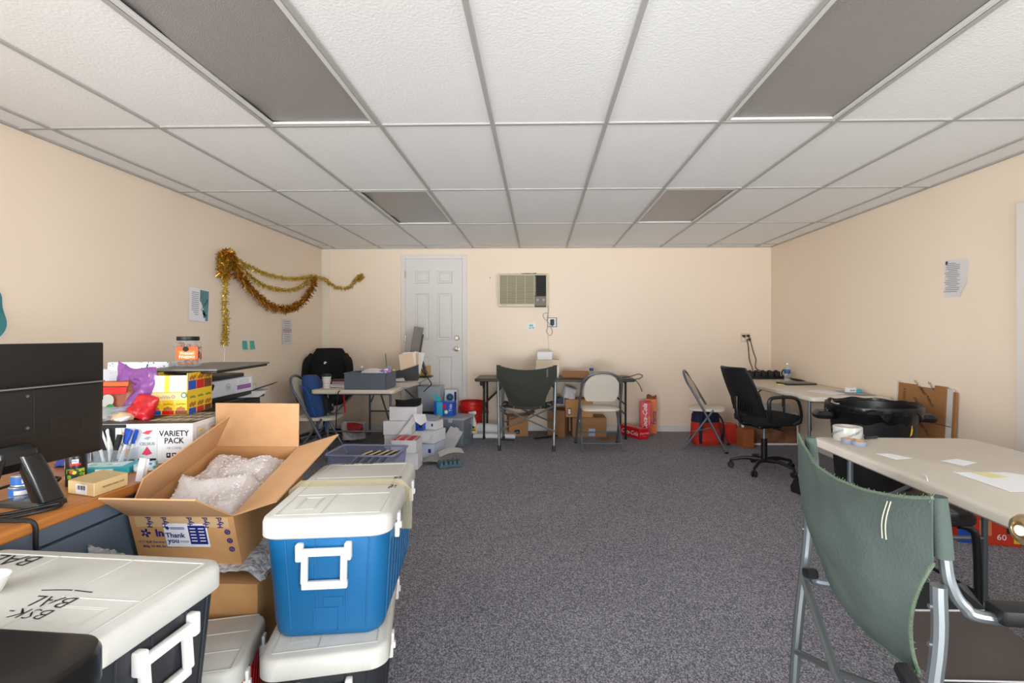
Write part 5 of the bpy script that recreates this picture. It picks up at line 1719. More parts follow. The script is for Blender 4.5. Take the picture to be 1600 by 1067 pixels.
decal(t, 'label_print', ink, (.02, -.08, .05), X_, Z_, .03, .04)
t = box_thing('printed_box', 'white box with navy spots next to the small bright blue box', 'box', (PY(677, 668, 5.3).x, 5.32, .266), R(-20), (.14, .16, .09), white_card, None, 'pale blue cartons')
decal(t, 'label_print', navy_ink, (.03, -.08, .05), X_, Z_, .02, .03)
T(MB().pouch(.24, .05, .20, 91, .015, 12, None, True), 'plastic_bag', bag_m, 'clear plastic bag lying over the pale blue boxes', 'bag', (PY(670, 652, 5.3).x, 5.33, .362), (0, 0, R(-10)))
# loose flaps and packing on the carpet
a1 = P(694, 712)
T(MB().box((0, 0, .13), (.16, .004, .26), None, .001).box((.0, 0, .26), (.05, .0041, .03), None, .001), 'card_divider', mat('grey_card', 'b6b4b4', .8), 'pale notched card leaning against the clear tote', 'card', (P(692, 708).x, P(692, 708).y + .12, .004), (R(-28), R(22), R(-14)))
T(MB().sheet(lambda u, v: ((u - .5) * .34 + .05 * v, (v - .5) * .12, .02 + .05 * v * u + .02 * math.sin(u * 5)), 10, 5, .003), 'packing_paper', mat('grey_film', '9c9892', .6), 'grey crumpled packing film on the carpet by the coolers', 'packing', P(674, 724), (0, 0, R(25)))
T(MB().sheet(lambda u, v: ((u - .5) * .24, (v - .5) * .12, .07 + .035 * math.sin(u * 2.6) + .02 * v), 10, 4, .003), 'card_strip', mat('strip_card', 'c4c2be', .8), 'curled white card strip on top of the teal-grey tray', 'card', P(704, 722) + Vector((0, .02, 0)), (0, 0, R(20)))
t = E('egg_tray', 'teal-grey moulded packing tray lying on the carpet near the coolers', 'tray', P(702, 729), R(24))
eg = mat('tray_teal', '4d6670', .7)
MB().bx(-.11, .11, -.06, .06, .002, .03, .004).build('tray_base', eg, t)
for k in range(5):
    MB().loft([(.036, .05, .008, .03, -.085 + k * .043, -.03), (.026, .036, .008, .06, -.085 + k * .043, -.03)], n=3).build('tray_cup', eg, t)
    MB().loft([(.036, .05, .008, .03, -.085 + k * .043, .03), (.026, .036, .008, .06, -.085 + k * .043, .03)], n=3).build('tray_cup', eg, t)
# clear low bin of files behind the blue cooler
A, B = PY(521, 706, 4.0), PY(626, 706, 4.0)
bt = E('file_bin', 'translucent purple-tinted bin of dark and cream files behind the blue cooler', 'bin', ((A.x + B.x) / 2, 4.02, .0), R(-2))
lil = clear('lilac_plastic', 'd9dcf2', .3, .2, 'b4b8d8')
w, d, h = B.x - A.x, .36, .33
mb = MB()
mb.loft([(w * .9, d * .88, .03, 0), (w, d, .03, h)], cap=False)
mb.loft([(w * .9, d * .88, .03, .0), (w * .88, d * .86, .03, .004)])
mb.build('bin_body', lil, bt)
MB().tube([(x, y, h) for x, y in rrect_pts(w + .01, d + .01, .03)], .009, 6, closed=True).build('rim', clear('lilac_rim', 'cfd3ec', .6, .2, 'b4b8d8'), bt)
for k in range(9):
    dark = k % 2
    T(MB().box((0, 0, .14), (.004 if dark else .012, .22, .25), None, .001), 'file_folder', black_pl if dark else mat('cream_folder', 'd9c5a2', .7),
      '%s file leaning in the translucent bin, %s of its kind from the door side' % ('dark' if dark else 'cream', ('first', 'second', 'third', 'fourth', 'last')[(8 - k) // 2]), 'file', ((A.x + B.x) / 2 - .20 + k * .032, 4.03 + .004 * k,   .135), (0, R(48), R(-14)), 'files in the translucent bin')
# clear tote with lid, detergent box, etc.
A, B = PY(690, 690, 5.75), PY(734, 690, 5.75)
tt = E('storage_tote', 'clear plastic tote with lid on the carpet beside the red bucket', 'tote', ((A.x + B.x) / 2, 5.82, 0), R(-14))
w, d, h = .31, .34, .30
mb = MB()
mb.loft([(w * .86, d * .88, .03, 0.002), (w, d, .03, h)], cap=False)
mb.loft([(w * .86, d * .88, .03, .002), (w * .85, d * .87, .03, .006)])
mb.build('tote_body', clear('tote_plastic', 'dfe6ec', .36, .2, 'b5bec8'), tt)
MB().loft([(w + .02, d + .02, .035, h), (w + .03, d + .03, .04, h + .012), (w + .01, d + .01, .03, h + .02)]).build('lid', frost, tt)
MB().box((0, -d / 2 - .012, h - .005), (.05, .02, .05), None, .005).build('latch', frost, tt)
MB().loft([(w * .78, d * .8, .03, .01), (w * .86, d * .88, .03, .21)]).build('contents', mat('tote_contents', '4a5763', .8, var=.5, vscale=25), tt)
t = E('detergent_box', 'blue detergent box with red mark and open teal flap on the clear tote', 'box', (PY(696, 650, 5.85).x, 5.84, h + .021), R(-8))
MB().bx(-.115, .115, -.07, .07, 0, .165, .003).build('box_body', mat('tide_blue', '1f58c0', .4), t)
decal(t, 'cyan_print', mat('tide_cyan', '35b4dd', .4), (-.045, -.07, .083), X_, Z_, .07, .16)
mb = MB().lathe([(0, 0), (.026, 0), (.026, .0008), (0, .0008)], 16)
mb.build('red_mark', mat('mark_red', 'c42a4a', .4), t).matrix_local = frame((.01, -.0715, .115), X_, Z_) @ Matrix.Diagonal((.8, 1.4, 1, 1))
MB().lathe([(0, 0), (.024, 0), (.024, .0008), (0, .0008)], 16).build('round_print', mat('print_lime', 'b9c95a', .5), t).matrix_local = frame((.035, -.0715, .05), X_, Z_)
MB().lathe([(0, 0), (.014, 0), (.014, .0008), (0, .0008)], 16).build('round_print', white_ink, t).matrix_local = frame((.035, -.0725, .05), X_, Z_)
text(t, 'Tide', .05, (.088, -.07, .10), Z_, -X_, white_ink)
MB().box((-.085, -.03, .20), (.055, .004, .10), (0, R(-42), 0)).build('flap', mat('flap_teal', '3fb0b8', .5), t)
t = box_thing('fan_box', 'white carton with a round blue fan picture standing behind the detergent box', 'box', (PY(704, 640, 6.3).x, 6.38, 0), R(-4), (.16, .10, .56), white_card)
MB().lathe([(.0, 0), (.05, 0), (.05, .001), (0, .001)], 24).build('round_print', mat('fan_blue', '4f7f98', .4), t).matrix_local = frame((-.01, -.05, .47), X_, Z_)
MB().lathe([(.02, 0), (.034, 0), (.034, .001), (.02, .001)], 24).build('round_print', navy_ink, t).matrix_local = frame((-.01, -.0515, .47), X_, Z_)
decal(t, 'side_print', navy_ink, (.06, -.05, .44), X_, Z_, .03, .2)
t = E('scanner', 'black flat device on a shelf box behind the white cartons', 'printer', (PY(668, 640, 6.1).x, 6.2, .17), R(-6))
MB().bx(-.15, .15, -.12, .12, 0, .15, .006).build('device_body', black_pl, t)
MB().bx(-.14, .14, -.124, -.12, .02, .055).build('slot', dark_grey, t)
MB().bx(-.14, .14, -.125, -.12, .10, .118).build('trim_strip', mat('pale_metal', '9ca3a8', .4, .5), t)
box_thing('brown_carton', 'low brown carton under the black flat device near the door', 'carton', (PY(668, 640, 6.1).x, 6.2, 0), R(-6), (.30, .26, .168), board_dk)
t = E('drawer_tote', 'large frosted plastic tote standing on the black device in front of the door', 'tote', (PY(672, 620, 6.2).x, 6.24, .322), R(-3))
mb = MB()
mb.loft([(.27, .20, .03, 0), (.30, .22, .03, .29)])
mb.build('tote_body', frost, t)
MB().loft([(.31, .23, .03, .29), (.31, .23, .03, .305)]).build('lid', frost, t)
# bucket, spray bottle, slab, roll
T(MB().bx(-.28, .24, -.22, .20, .001, .05, .004), 'foam_slab', white_card, 'flat white foam slab on the carpet under the red bucket', 'slab', (-.52, 6.32, 0), (0, 0, R(-2)))
t = E('bucket', 'red plastic bucket beside the door on a white slab', 'bucket', (PY(737, 650, 6.4).x, 6.40, .052))
rb = mat('bucket_red', 'd21f14', .4)
MB().lathe([(0, 0), (.128, 0), (.13, .005), (.14, .25), (.152, .252), (.152, .262), (.143, .265), (.144, .30), (.155, .302), (.155, .312), (.146, .315), (.147, .345), (.156, .347), (.156, .362), (.15, .365), (.144, .36), (.125, .01), (0, .008)], 32).build('bucket_body', rb, t)
for s in (-1, 1):
    MB().box((s * .155, 0, .275), (.02, .035, .03), None, .004).build('handle_ear', rb, t)
MB().tube([(-.16, 0, .275), (-.15, -.09, .22), (-.08, -.155, .19), (0, -.17, .18), (.08, -.155, .19), (.15, -.09, .22), (.16, 0, .275)], .003, 6, k=5).build('handle', steel, t)
t = E('spray_bottle', 'white trigger spray bottle with yellow label in front of the red bucket', 'bottle', (PY(739, 660, 6.17).x, 6.17, .051))
MB().loft([(.10, .06, .02, 0), (.105, .065, .025, .01), (.10, .06, .025, .10), (.06, .045, .02, .17), (.032, .032, .015, .21)], n=5).build('bottle_body', white_pl, t)
decal(t, 'yellow_label', yellow_m, (.012, -.0335, .055), X_, Z_, .065, .07)
decal(t, 'label_print', navy_ink, (-.003, -.0343, .075), X_, Z_, .05, .03)
decal(t, 'label_print', ink, (.005, -.0343, .04), X_, Z_, .06, .01)
mb = MB()
mb.box((-.0, 0, .245), (.085, .03, .04), (0, R(-8), 0), .01, 2).box((-.045, 0, .25), (.02, .02, .02), None, .004)
mb.tube([(-.02, 0, .235), (-.04, 0, .21), (-.035, 0, .185)], .006, 6).tube([(0, 0, .20), (0, 0, .24)], .018, 12)
mb.build('trigger_head', white_pl, t)
T(MB().tube([(-.14, 0, .056), (.14, 0, .056)], .055, 24), 'paper_roll', white_card, 'white paper towel roll lying on the slab by the table leg', 'paper roll', (PY(766, 674, 6.2).x - .02, 6.22, .05), (0, 0, R(-12)))

# ================================================================ BACK TABLE THINGS
TD = TB + .001


def bt_(px, py, Y):
    return Vector((PY(px, py, Y).x, Y, TD))


q = bt_(855, 585, 6.25)
t = E('plastic_tub', 'white tub with yellow label on the dark back table', 'tub', q)
mb = MB()
mb.loft([(.28, .2, .02, 0), (.31, .22, .02, .115), (.32, .23, .02, .118), (.32, .23, .02, .128), (.30, .21, .02, .128), (.27, .19, .02, .006)])
mb.build('tub_body', white_pl, t)
decal(t, 'yellow_label', yellow_m, (-.09, -.111, .075), X_, Z_, .10, .05)
text(t, 'Clearly', .028, (-.09, -.113, .075), X_, Z_, navy_ink)
t2 = box_thing('folder_pack', 'cream folder pack lying on the white tub', 'folder', q + Vector((-.0, .0, .1)), R(2), (.29, .19, .115), mat('cream_card', 'dfcdb0', .7))
box_thing('white_box', 'white box topmost of the pile on the dark back table', 'box', q + Vector((-.03, .02, .2165)), R(-2), (.185, .12, .10), white_card)
box_thing('brown_flat_box', 'flat brown box behind the dark green camp chair on the back table', 'box', bt_(818, 582, 6.3), R(0), (.26, .20, .06), board_dk)
t = box_thing('brown_flat_box', 'long flat brown box to the right of the white tub', 'box', bt_(899, 585, 6.2), R(-3), (.33, .20, .075), mat('carton_mid', 'a0714a', .8))
bottle(bt_(924, 582, 6.38), 'small clear water bottle on the dark back table', .165)
T(MB().tube([PY(972, 590, 6.0), PY(985, 588, 6.0), PY(997, 584.5, 6.05), PY(1004, 587, 6.05), PY(1000, 591, 6.0), PY(993, 593, 5.98), PY(998, 600, 5.97), PY(1002, 608, 5.97), PY(1003, 612, 5.97)], .005, 6, k=6), 'loose_cable', black_pl, 'dark cable looping off the end of the back table', 'cable')
T(MB().tube([PY(753, 597, 6.2), PY(755, 606, 6.2), PY(757, 618, 6.2), PY(756, 628, 6.2), PY(759, 634, 6.2), PY(763, 645, 6.25)], .006, 6, k=6).box(PY(753, 598, 6.2), (.05, .05, .07), None, .01).box(PY(757, 627, 6.2), (.02, .02, .05), None, .005), 'hanging_adapter', black_pl, 'black adapter and wire hanging from the end of the back table', 'adapter')
# under the back table
t = box_thing('parcel_box', 'brown parcel box with dark smile print under the camp chair', 'box', (PY(808, 670, 6.25).x, 6.33, 0), R(10), (.24, .24, .25), mat('parcel_card', 'a8794c', .8))
decal(t, 'tape_print', ink, (-.02, -.12, .06), X_, Z_, .065, .05)
decal(t, 'tape_print', teal_m, (-.02, -.1212, .055), X_, Z_, .03, .008)
MB().tube([(-.05, 0, .012), (-.02, 0, .0), (.02, 0, 0), (.055, 0, .012)], .006, 6, k=4, flat=.2).build('smile_print', ink, t).matrix_local = Matrix.Translation((-.0, -.121, .165))
for s in (-1, 1):
    MB().sheet(lambda u, v, s=s: (s * (.12 + .09 * v), -.12 + .24 * u, .25 + .05 * v), 3, 3, .004).build('flap', board_dk, t)
t = box_thing('brown_carton', 'open brown carton with a raised flap between the two chairs', 'carton', (PY(873, 670, 6.2).x, 6.3, 0), R(-15), (.22, .26, .33), board_dk)
MB().sheet(lambda u, v: (-.11 - .12 * v, -.13 + .26 * u, .33 + .06 * v), 3, 3, .004).build('flap', board_dk, t)
t = box_thing('brown_carton', 'wide brown carton with white label under the cream folding chair', 'carton', (PY(920, 670, 6.25).x, 6.33, 0), R(1), (.42, .28, .24), mat('carton_mid', ''))
decal(t, 'shipping_label', white_card, (-.12, -.14, .19), X_, Z_, .06, .05)
decal(t, 'shipping_label', mat('label_blue', '9db4d8', .6), (.03, -.14, .06), X_, Z_, .08, .09)
MB().bx(-.21, .21, -.1408, -.139, .148, .152).build('crease', board_dk, t)
t = box_thing('brown_carton', 'brown carton with a printed panel, upper one behind the folding chair', 'carton', (PY(905, 640, 6.25).x, 6.34, .2415), R(-2), (.34, .26, .22), board)
decal(t, 'printed_panel', board_dk, (-.12, -.13, .07), X_, Z_, .05, .09)
decal(t, 'printed_panel', white_card, (-.12, -.131, .07), X_, Z_, .03, .06)
T(MB().pouch(.16, .14, .10, 95, .02, 12, None, True), 'paper_bag', white_card, 'crumpled white paper bag on the cartons under the back table', 'bag', (PY(890, 608, 6.22).x, 6.28, .463), (0, R(12), R(10)))
T(MB().pouch(.10, .09, .06, 96, .02, 10, None, True), 'blue_wrapper', mat('wrapper_blue', '3a4a60', .5), 'dark blue crumpled wrapper beside the white paper bag', 'bag', (PY(874, 610, 6.3).x, 6.28, .40), (0, 0, R(-20)))
T(MB().box((0, 0, .003), (.22, .16, .005)), 'card_sheet', board_dk, 'flat piece of brown card on the carpet under the folding chair', 'card', P(952, 686), (0, 0, R(15)))
T(MB().tube([P(780, 686, .01), P(792, 687, .01), P(803, 688, .01)], .006, 6, k=4), 'floor_cable', black_pl, 'short black cable lying on the carpet by the camp chair foot', 'cable')
T(MB().tube([(-.16, 0, .02), (.16, 0, .02)], .018, 8, flat=.6), 'power_strip', black_pl, 'black power strip on the carpet between the chairs', 'power strip', (PY(853, 672, 6.2).x, 6.1, 0), (0, 0, R(30)))
# soda cartons
coke = mat('soda_red', 'd21420', .35)
t = E('soda_carton', 'tall red cola carton standing on end by the back wall', 'carton', (PY(1010.5, 678, 6.28).x, 6.36, 0), R(-10))
MB().bx(-.068, .068, -.065, .065, 0, .42, .004).build('carton_body', coke, t)
text(t, 'Coca-Cola', .078, (-.005, -.065, .228), Z_, -X_, white_ink, shear=.35, bold=.001)
text(t, 'ORIGINAL TASTE', .014, (.045, -.065, .19), Z_, -X_, white_ink)
text(t, 'Coca-Cola', .075, (.068, .0, .20), Z_, Y_ * -1, white_ink, shear=.35).name = 'printed_text'
t = E('soda_carton', 'tall orange soda carton standing behind the red cola carton', 'carton', (PY(1020, 678, 6.4).x, 6.48, 0), R(-10))
MB().bx(-.065, .065, -.045, .045, 0, .44, .004).build('carton_body', mat('soda_orange', 'e8751a', .4), t)
text(t, 'Fanta', .08, (.03, -.045, .20), Z_, -X_, navy_ink, shear=.2, bold=.001)
for s in (-1, 1):
    MB().sheet(lambda u, v, s=s: (-.06 + .12 * u, s * (.04 - .015 * v), .44 + .04 * v + .015 * math.sin(u * 7)), 5, 2, .002).build('torn_flap', mat('torn_brown', '7b4a2a', .8), t)
t = E('soda_carton', 'red cola carton lying flat in front of the standing cola carton', 'carton', (PY(991, 670, 6.22).x, 6.26, 0), R(28))
MB().bx(-.065, .065, -.20, .20, 0, .125, .004).build('carton_body', coke, t)
text(t, 'Coca-Cola', .03, (0, -.20, .07), X_, Z_, white_ink, shear=.35)
text(t, '12 CANS', .012, (0, -.20, .035), X_, Z_, white_ink)
text(t, 'Coca-Cola', .075, (-.065, 0, .06), -Y_, Z_, white_ink, shear=.35)
text(t, 'Coca-Cola', .075, (0, 0, .125), Y_, -X_, white_ink, shear=.35)

# ================================================================ RIGHT SIDE
rp = E('backpack', 'red and navy backpack under the side-on folding chair', 'backpack', (1.93, 5.86, 0), R(10))
redp = mat('pack_red', 'c4301c', .8, bump=.1, bscale=80, var=.1)
MB().loft([(.28, .2, .05, 0), (.32, .22, .07, .04), (.31, .21, .08, .26)], n=5).build('pack_body', redp, rp)
MB().loft([(.31, .21, .08, .261), (.30, .20, .08, .34), (.24, .15, .07, .40), (.12, .07, .03, .425)], n=5).build('pack_top', mat('pack_dark_navy', '1a1f38', .8), rp)
MB().loft([(.22, .05, .02, .05, 0, -.13), (.24, .06, .025, .12, 0, -.13), (.20, .04, .02, .20, 0, -.12)], n=4).build('front_pocket', redp, rp)
for s in (-1, 1):
    MB().tube([(s * .10, -.10, .36), (s * .13, -.15, .28), (s * .14, -.155, .15), (s * .12, -.12, .03)], .016, 6, k=5, flat=.5).build('strap', MATS['pack_dark_navy'], rp)
MB().tube([(-.03, 0, .42), (0, 0, .45), (.03, 0, .42)], .007, 6, k=4).build('top_handle', MATS['pack_dark_navy'], rp)
T(MB().loft([(.20, .20, .05, 0), (.22, .22, .05, .15), (.16, .18, .05, .22)], n=4), 'red_satchel', redp, 'red fabric bag on the carpet just right of the red backpack', 'bag', (2.22, 5.95, 0), (0, 0, .2))
# framed picture carton under the table
t = E('framed_board', 'white-framed board with brown picture leaning under the right table', 'frame', (2.66, 5.80, 0), 0, None, (R(-6), 0, 0))
for (x0, x1, z0_, z1_) in ((-.32, .32, 0, .02), (-.32, .32, .35, .37), (-.32, -.30, .02, .35), (.30, .32, .02, .35)):
    MB().bx(x0, x1, 0, .02, z0_, z1_, .002).build('frame_bar', white_pl, t)
MB().bx(-.30, .30, .008, .018, .02, .35).build('picture', mat('frame_picture', '7a5238', .7, var=.6, vscale=9), t)
t = box_thing('orange_carton', 'small brown and orange carton at the left end of the framed board', 'box', (2.33, 5.72, 0), R(10), (.12, .16, .2), mat('carton_orange', 'a35a30', .7))
box_thing('white_panel_box', 'tall white flat box behind the framed board under the right table', 'box', (2.80, 6.0, 0), R(0), (.34, .06, .45), white_card)
# things on the far right table
pts_l = [(PY(1150, 588, 6.0).x + .0, 6.02)]
ps = E('power_strip', 'long row of black chargers at the far end of the right table', 'power strip', (2.56, 6.05, TB), R(1))
MB().bx(-.23, .36, -.03, .03, 0, .035, .004).build('strip_body', black_pl, ps)
ch = None
for k in range(7):
    if ch is None:
        ch = MB().box((0, 0, .045), (.066, .075, .065), (R(-15), 0, 0), .008, 2).box((0, .02, .082), (.04, .03, .02), (R(-15), 0, 0), .005).build('charger', black_pl, ps)
        o = ch
    else:
        o = ch.copy()
        COL.objects.link(o)
    o.location = (-.19 + k * .078, 0, .01)
T(MB().tube([(2.87, 5.98, TB + .02), (2.92, 5.95, TB + .05), (2.95, 5.98, TB + .10), (2.92, 6.05, TB + .11), (2.88, 6.0, TB + .05), (2.93, 5.9, TB + .02), (2.96, 5.75, TB + .015), (2.93, 5.6, TB + .012), (2.89, 5.75, TB + .015), (2.93, 5.95, TB + .03), (2.97, 6.02, TB + .04)], .008, 7, k=7), 'cable_bundle', black_pl, 'tangled black cables at the end of the charger row', 'cable')
bottle((PY(1230, 588, 5.75).x, 5.75, TB), 'clear water bottle with blue label at the far end of the right table', .21)
q = on_tab(1237, 595)
t = E('laptop', 'closed dark laptop on the right table below the water bottle', 'laptop', (2.75, 5.42, TB), R(6))
MB().bx(-.16, .16, -.11, .11, .001, .012, .003).build('laptop_base', dark_grey, t)
MB().bx(-.16, .16, -.11, .11, .0125, .019, .003).build('laptop_lid', mat('laptop_grey', '5d5b5c', .35), t)
T(MB().box((0, 0, .006), (.076, .076, .01)), 'sticky_notes', mat('note_yellow', 'e6dca0', .7), 'pale yellow sticky note pad beside the closed dark laptop', 'sticky note', (2.52, 5.33, TB), (0, 0, .2))
q = on_tab(1350, 613)
for k, (dx_, dy_, rz_, sx_, lb_) in enumerate(((-.12, .10, .3, .3, 'white paper lying under the small white box on the right table'), (.06, .02, -.2, .28, 'grey folder with papers at the near corner of the right table'))):
    T(MB().sheet(lambda u, v: ((u - .5) * .22, (v - .5) * .3, .003 + .003 * k + .004 * math.sin(u * 4)), 4, 4, .003), 'loose_paper' if k == 0 else 'paper_folder', paper if k == 0 else mat('folder_grey', '9b9ca6', .6), lb_, 'paper', (2.78 + dx_, 4.55 + dy_, TB), (0, 0, rz_))
t = box_thing('white_box', 'small white box with printing on the papers of the right table', 'box', (2.79, 4.55, TB + .013), R(8), (.075, .05, .045), white_card)
decal(t, 'printed_line', grey_print, (0, -.025, .02), X_, Z_, .05, .01)
T(MB().loft([(.06, .03, .01, 0), (.055, .025, .01, .02), (.03, .02, .008, .03)], n=3), 'eraser', teal_m, 'teal object beside the small white box on the right table', 'stationery', (2.87, 4.56, TB + .013), (0, 0, .3))
# waste bin
wb = E('waste_bin', 'large round black waste bin with a black liner by the right tables', 'waste bin', (2.36, 3.60, 0), R(-12))
wb.scale = (1, 1, 1.045)
bk_ = mat('bin_black', '0c0d10', .4, bump=.03, bscale=60)
MB().lathe([(0, 0), (.21, 0), (.215, .01), (.262, .70), (.285, .705), (.288, .725), (.282, .735), (.262, .735), (.205, .02), (0, .015)], 40).build('bin_body', bk_, wb)
for s in (-1, 1):
    MB().loft([(.12, .14, .03, .64, s * .31, 0), (.13, .16, .04, .665, s * .315, 0), (.11, .14, .04, .69, s * .30, 0)], n=4).build('handle', bk_, wb)
lin_m = mat('liner_black', '08080a', .3, bump=.5, bscale=22, spec=.4)


def liner(u, v):
    a = 2 * PI * u
    wv = noise.noise(Vector((math.cos(a) * 4, math.sin(a) * 4, v * 3)))
    if v < .5:
        q = v / .5
        r_ = .235 + .052 * q + .012 * wv
        z = .56 + .195 * q + .012 * wv
    else:
        q = (v - .5) / .5
        r_ = .290 + .004 * math.sin(q * 3) + .006 * wv * q
        z = .752 - (.05 + .09 * wv) * q + .012 * wv * (1 - q)
    return (r_ * math.cos(a), r_ * math.sin(a), z)


MB().sheet(liner, 72, 12, .002).build('bin_liner', lin_m, wb)
MB().lathe([(0, .5), (.23, .5), (.23, .505), (0, .51)], 24).build('rubbish', black_fab, wb)
a_ = R(-58)
MB().prism([(-.012, -.03), (.006, -.02), (.015, .01), (.006, .04), (.0, .01)], 0, .001).build('yellow_mark', yellow_m, wb).matrix_local = frame((.262 * math.cos(a_), .262 * math.sin(a_), .60), (-math.sin(a_), math.cos(a_), 0), (0, 0, 1))
T(MB().sheet(lambda u, v: ((u - .5) * .09, .03 * math.sin(u * 3), .1 * v - .05 + .01 * math.sin(u * 6)), 6, 5, .002), 'crumpled_paper', mat('paper_tan', 'c9c0ac', .8), 'beige crumpled paper at the rim of the black waste bin', 'paper', (2.12, 3.66, .735), (.3, .2, .4))
# flattened carton against the right wall
y0, y1 = PX(1399, 640, XR - .05).y, PX(1487, 640, XR - .05).y
fc = E('flat_carton', 'flattened brown carton with diagonal print leaning on the right wall', 'carton', (XR - .085, 0, 0), 0, None, (0, R(3), 0))
hh = .885
fm = mat('flat_card', '9a6a3e', .85, var=.06, vscale=10)
n_ = 3
cuts = [0, .04, .36, .70, .90, 1.0]
nms = ('torn_edge', 'card_panel', 'card_panel', 'card_panel', 'torn_edge')
for i in range(5):
    ya_, yb_ = y0 + (y1 - y0) * cuts[i] - .001, y0 + (y1 - y0) * cuts[i + 1] + .001
    m_ = mat('torn_white', 'cfc9c4', .9, bump=.8, bscale=60) if i in (0, 4) else fm
    MB().bx(.0 if i % 2 else .004, .012 if i % 2 else .014, yb_, ya_, 0, hh - (.012 * (i % 3)), .001).build(nms[i], m_, fc)
pd = mat('card_print', '4a2f1c', .8)
for i in range(4):
    for j in range(3):
        y = y0 + (y1 - y0) * (.44 + .12 * i)
        z = .86 - .13 * j - .05 * (i % 2)
        if z > .2:
            text(fc, 'uHaul Box', .034, (.0 if i < 2 else .0035, y, z), (0, -.75, -.66), (0, -.66, .75), pd)
text(fc, 'FRAGILE', .035, (.0, y0 + (y1 - y0) * .17, .77), (0, 0, 1), (0, 1, 0), pd)
MB().bx(-.001, .001, y1, y0, .60, .604).build('crease', pd, fc)
MB().bx(-.001, .012, y1 - .03, y1 - .004, 0, hh - .03).build('torn_edge', fm, fc)
# near right table things
q = on_tab(1334, 690)
t = E('packing_tape_roll', 'wide clear packing tape roll with blue print on the near tan table', 'tape', (q.x, q.y + .05, TB))
MB().lathe([(.040, 0), (.064, 0), (.065, .002), (.065, .066), (.064, .068), (.040, .068), (.038, .066), (.038, .002), (.040, 0)], 32).build('tape_body', clear('tape_clear', 'f0efe6', .75, .2, 'd8d6cc'), t)
for k in range(14):
    a = 2 * PI * k / 14
    n = Vector((math.cos(a), math.sin(a), 0))
    u = Vector((-n.y, n.x, 0))
    text(t, 'UHAUL', .016, n * .0655 + Vector((0, 0, .034 + .014 * ((k % 3) - 1))), u + Vector((0, 0, .5)), Vector((0, 0, 1)) - u * .5, mat('tape_print_blue', '7f89a8', .5))
for k, (px, py, lb_) in enumerate(((1330, 693, 'small blue-grey tape roll touching the wide tape roll'), (1347, 697, 'small blue-grey tape roll nearest the table edge'))):
    q = on_tab(px, py)
    t = E('masking_tape_roll', lb_, 'tape', (q.x, q.y + .02, TB), 0, 'small tape rolls')
    MB().lathe([(.022, 0), (.032, 0), (.0325, .001), (.0325, .019), (.032, .02), (.022, .02), (.022, 0)], 28).build('tape_body', mat('tape_blue_grey', '8d93a6', .5), t)
    MB().lathe([(.0195, 0), (.022, 0), (.022, .021), (.0195, .021), (.0195, 0)], 28).build('core', mat('tape_core', 'd99a4a', .7), t)
q = on_tab(1362, 686)
T(MB().tube([(-.04, 0, .007), (.045, .012, .007)], .006, 8), 'marker_pen', dark_grey, 'grey marker lying beside the small tape rolls', 'pen', (q.x, q.y, TB), (0, 0, .2))


def tab_paper(pxs, name, m, label, z=.001, cat='paper'):
    mb = MB()
    vs = [P(x, y, TB + z) for x, y in pxs]
    n = len(vs)
    mb.add([v for v in vs] + [v + Vector((0, 0, .001)) for v in vs], [tuple(range(n))[::-1], tuple(range(n, 2 * n))] + [(i, (i + 1) % n, n + (i + 1) % n, n + i) for i in range(n)])
    return T(mb, name, m, label, cat, smooth=0)


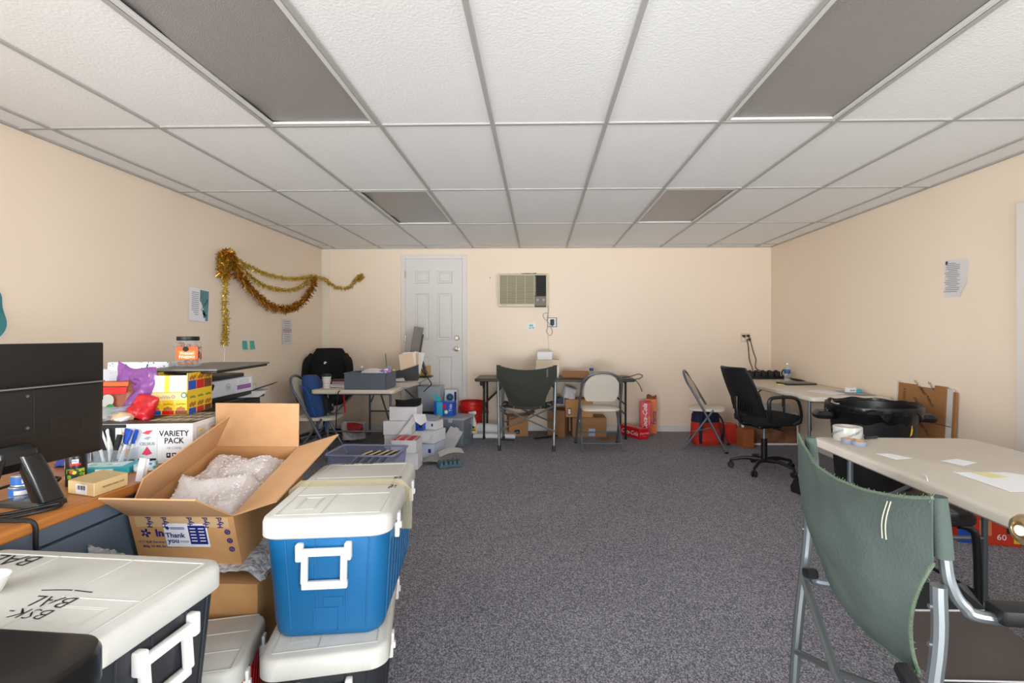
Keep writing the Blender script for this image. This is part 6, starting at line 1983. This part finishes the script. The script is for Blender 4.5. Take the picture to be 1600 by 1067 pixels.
tab_paper([(1368, 709), (1399, 718), (1425, 716), (1391, 709)], 'paper_slip', paper, 'small white paper slip nearest the tape rolls')
tab_paper([(1470, 720), (1505, 728), (1526, 723), (1494, 717)], 'paper_slip', paper, 'small white paper slip in the middle of the near tan table')
tab_paper([(1489, 738), (1577, 768), (1640, 768), (1598, 742), (1570, 738)], 'paper_sheet', paper, 'large white sheet of paper at the near end of the tan table')
tab_paper([(1518, 738), (1552, 747), (1576, 746), (1545, 738.5)], 'sticky_note', mat('note_yellow', ''), 'pale yellow note on the large white sheet of paper', .003, 'sticky note')
T(MB().tube([P(1441, 741, TB + .004), P(1447, 744, TB + .006), P(1449, 750, TB + .002), PY(1450, 757, P(1449, 750, TB).y - .012), PY(1449, 768, P(1449, 750, TB).y - .012)], .0025, 5, k=4), 'white_thread', white_pl, 'white thread dangling over the edge of the near tan table', 'thread')
# stool, bulb box and bag under the near table
st_ = E('stool', 'black stool with bent tube legs under the near tan table', 'stool', (1.77, 2.42, 0), R(4))
MB().loft([(.34, .34, .05, .42), (.36, .36, .06, .43), (.36, .36, .06, .455), (.33, .33, .05, .47)], n=5).build('seat', mat('seat_black', '101113', .6), st_)
for sx_ in (-1, 1):
    for sy_ in (-1, 1):
        MB().tube([(sx_ * .10, sy_ * .14, .415), (sx_ * .145, sy_ * .15, .40), (sx_ * .165, sy_ * .16, .34), (sx_ * .17, sy_ * .165, .0)], .016, 10, k=5).build('leg', black_tube, st_)
MB().tube([(-.168, -.163, .12), (.168, -.163, .12), (.168, .163, .12), (-.168, .163, .12)], .009, 8, closed=True).build('stretcher', black_tube, st_)
t = E('product_box', 'red and blue product box marked 60 on the carpet by the right wall', 'box', (2.74, 3.18, 0), R(-14))
MB().bx(-.16, .16, -.10, .10, 0, .20, .003).build('box_body', mat('bulb_red', 'd23a22', .45), t)
decal(t, 'blue_print', blue_m, (-.12, -.10, .10), X_, Z_, .08, .198)
decal(t, 'pale_print', mat('print_peach', 'e58a5a', .5), (-.02, -.10, .10), X_, Z_, .06, .09)
text(t, '60', .05, (.06, -.10, .05), X_, Z_, white_ink)
decal(t, 'dark_print', ink, (.11, -.10, .12), X_, Z_, .05, .09)
decal(t, 'yellow_print', yellow_m, (.135, -.1008, .04), X_, Z_, .03, .04)
q = P(1262, 776)
T(MB().loft([(.16, .26, .05, 0, .02, 0), (.17, .28, .06, .04, .02, 0), (.14, .2, .05, .10, .03, .02), (.08, .10, .03, .13, .04, .03)], n=5), 'black_shoe_bag', black_fab, 'small black bag on the carpet behind the green camp chair', 'bag', (q.x + .03, q.y + .05, 0), (0, 0, R(25)))
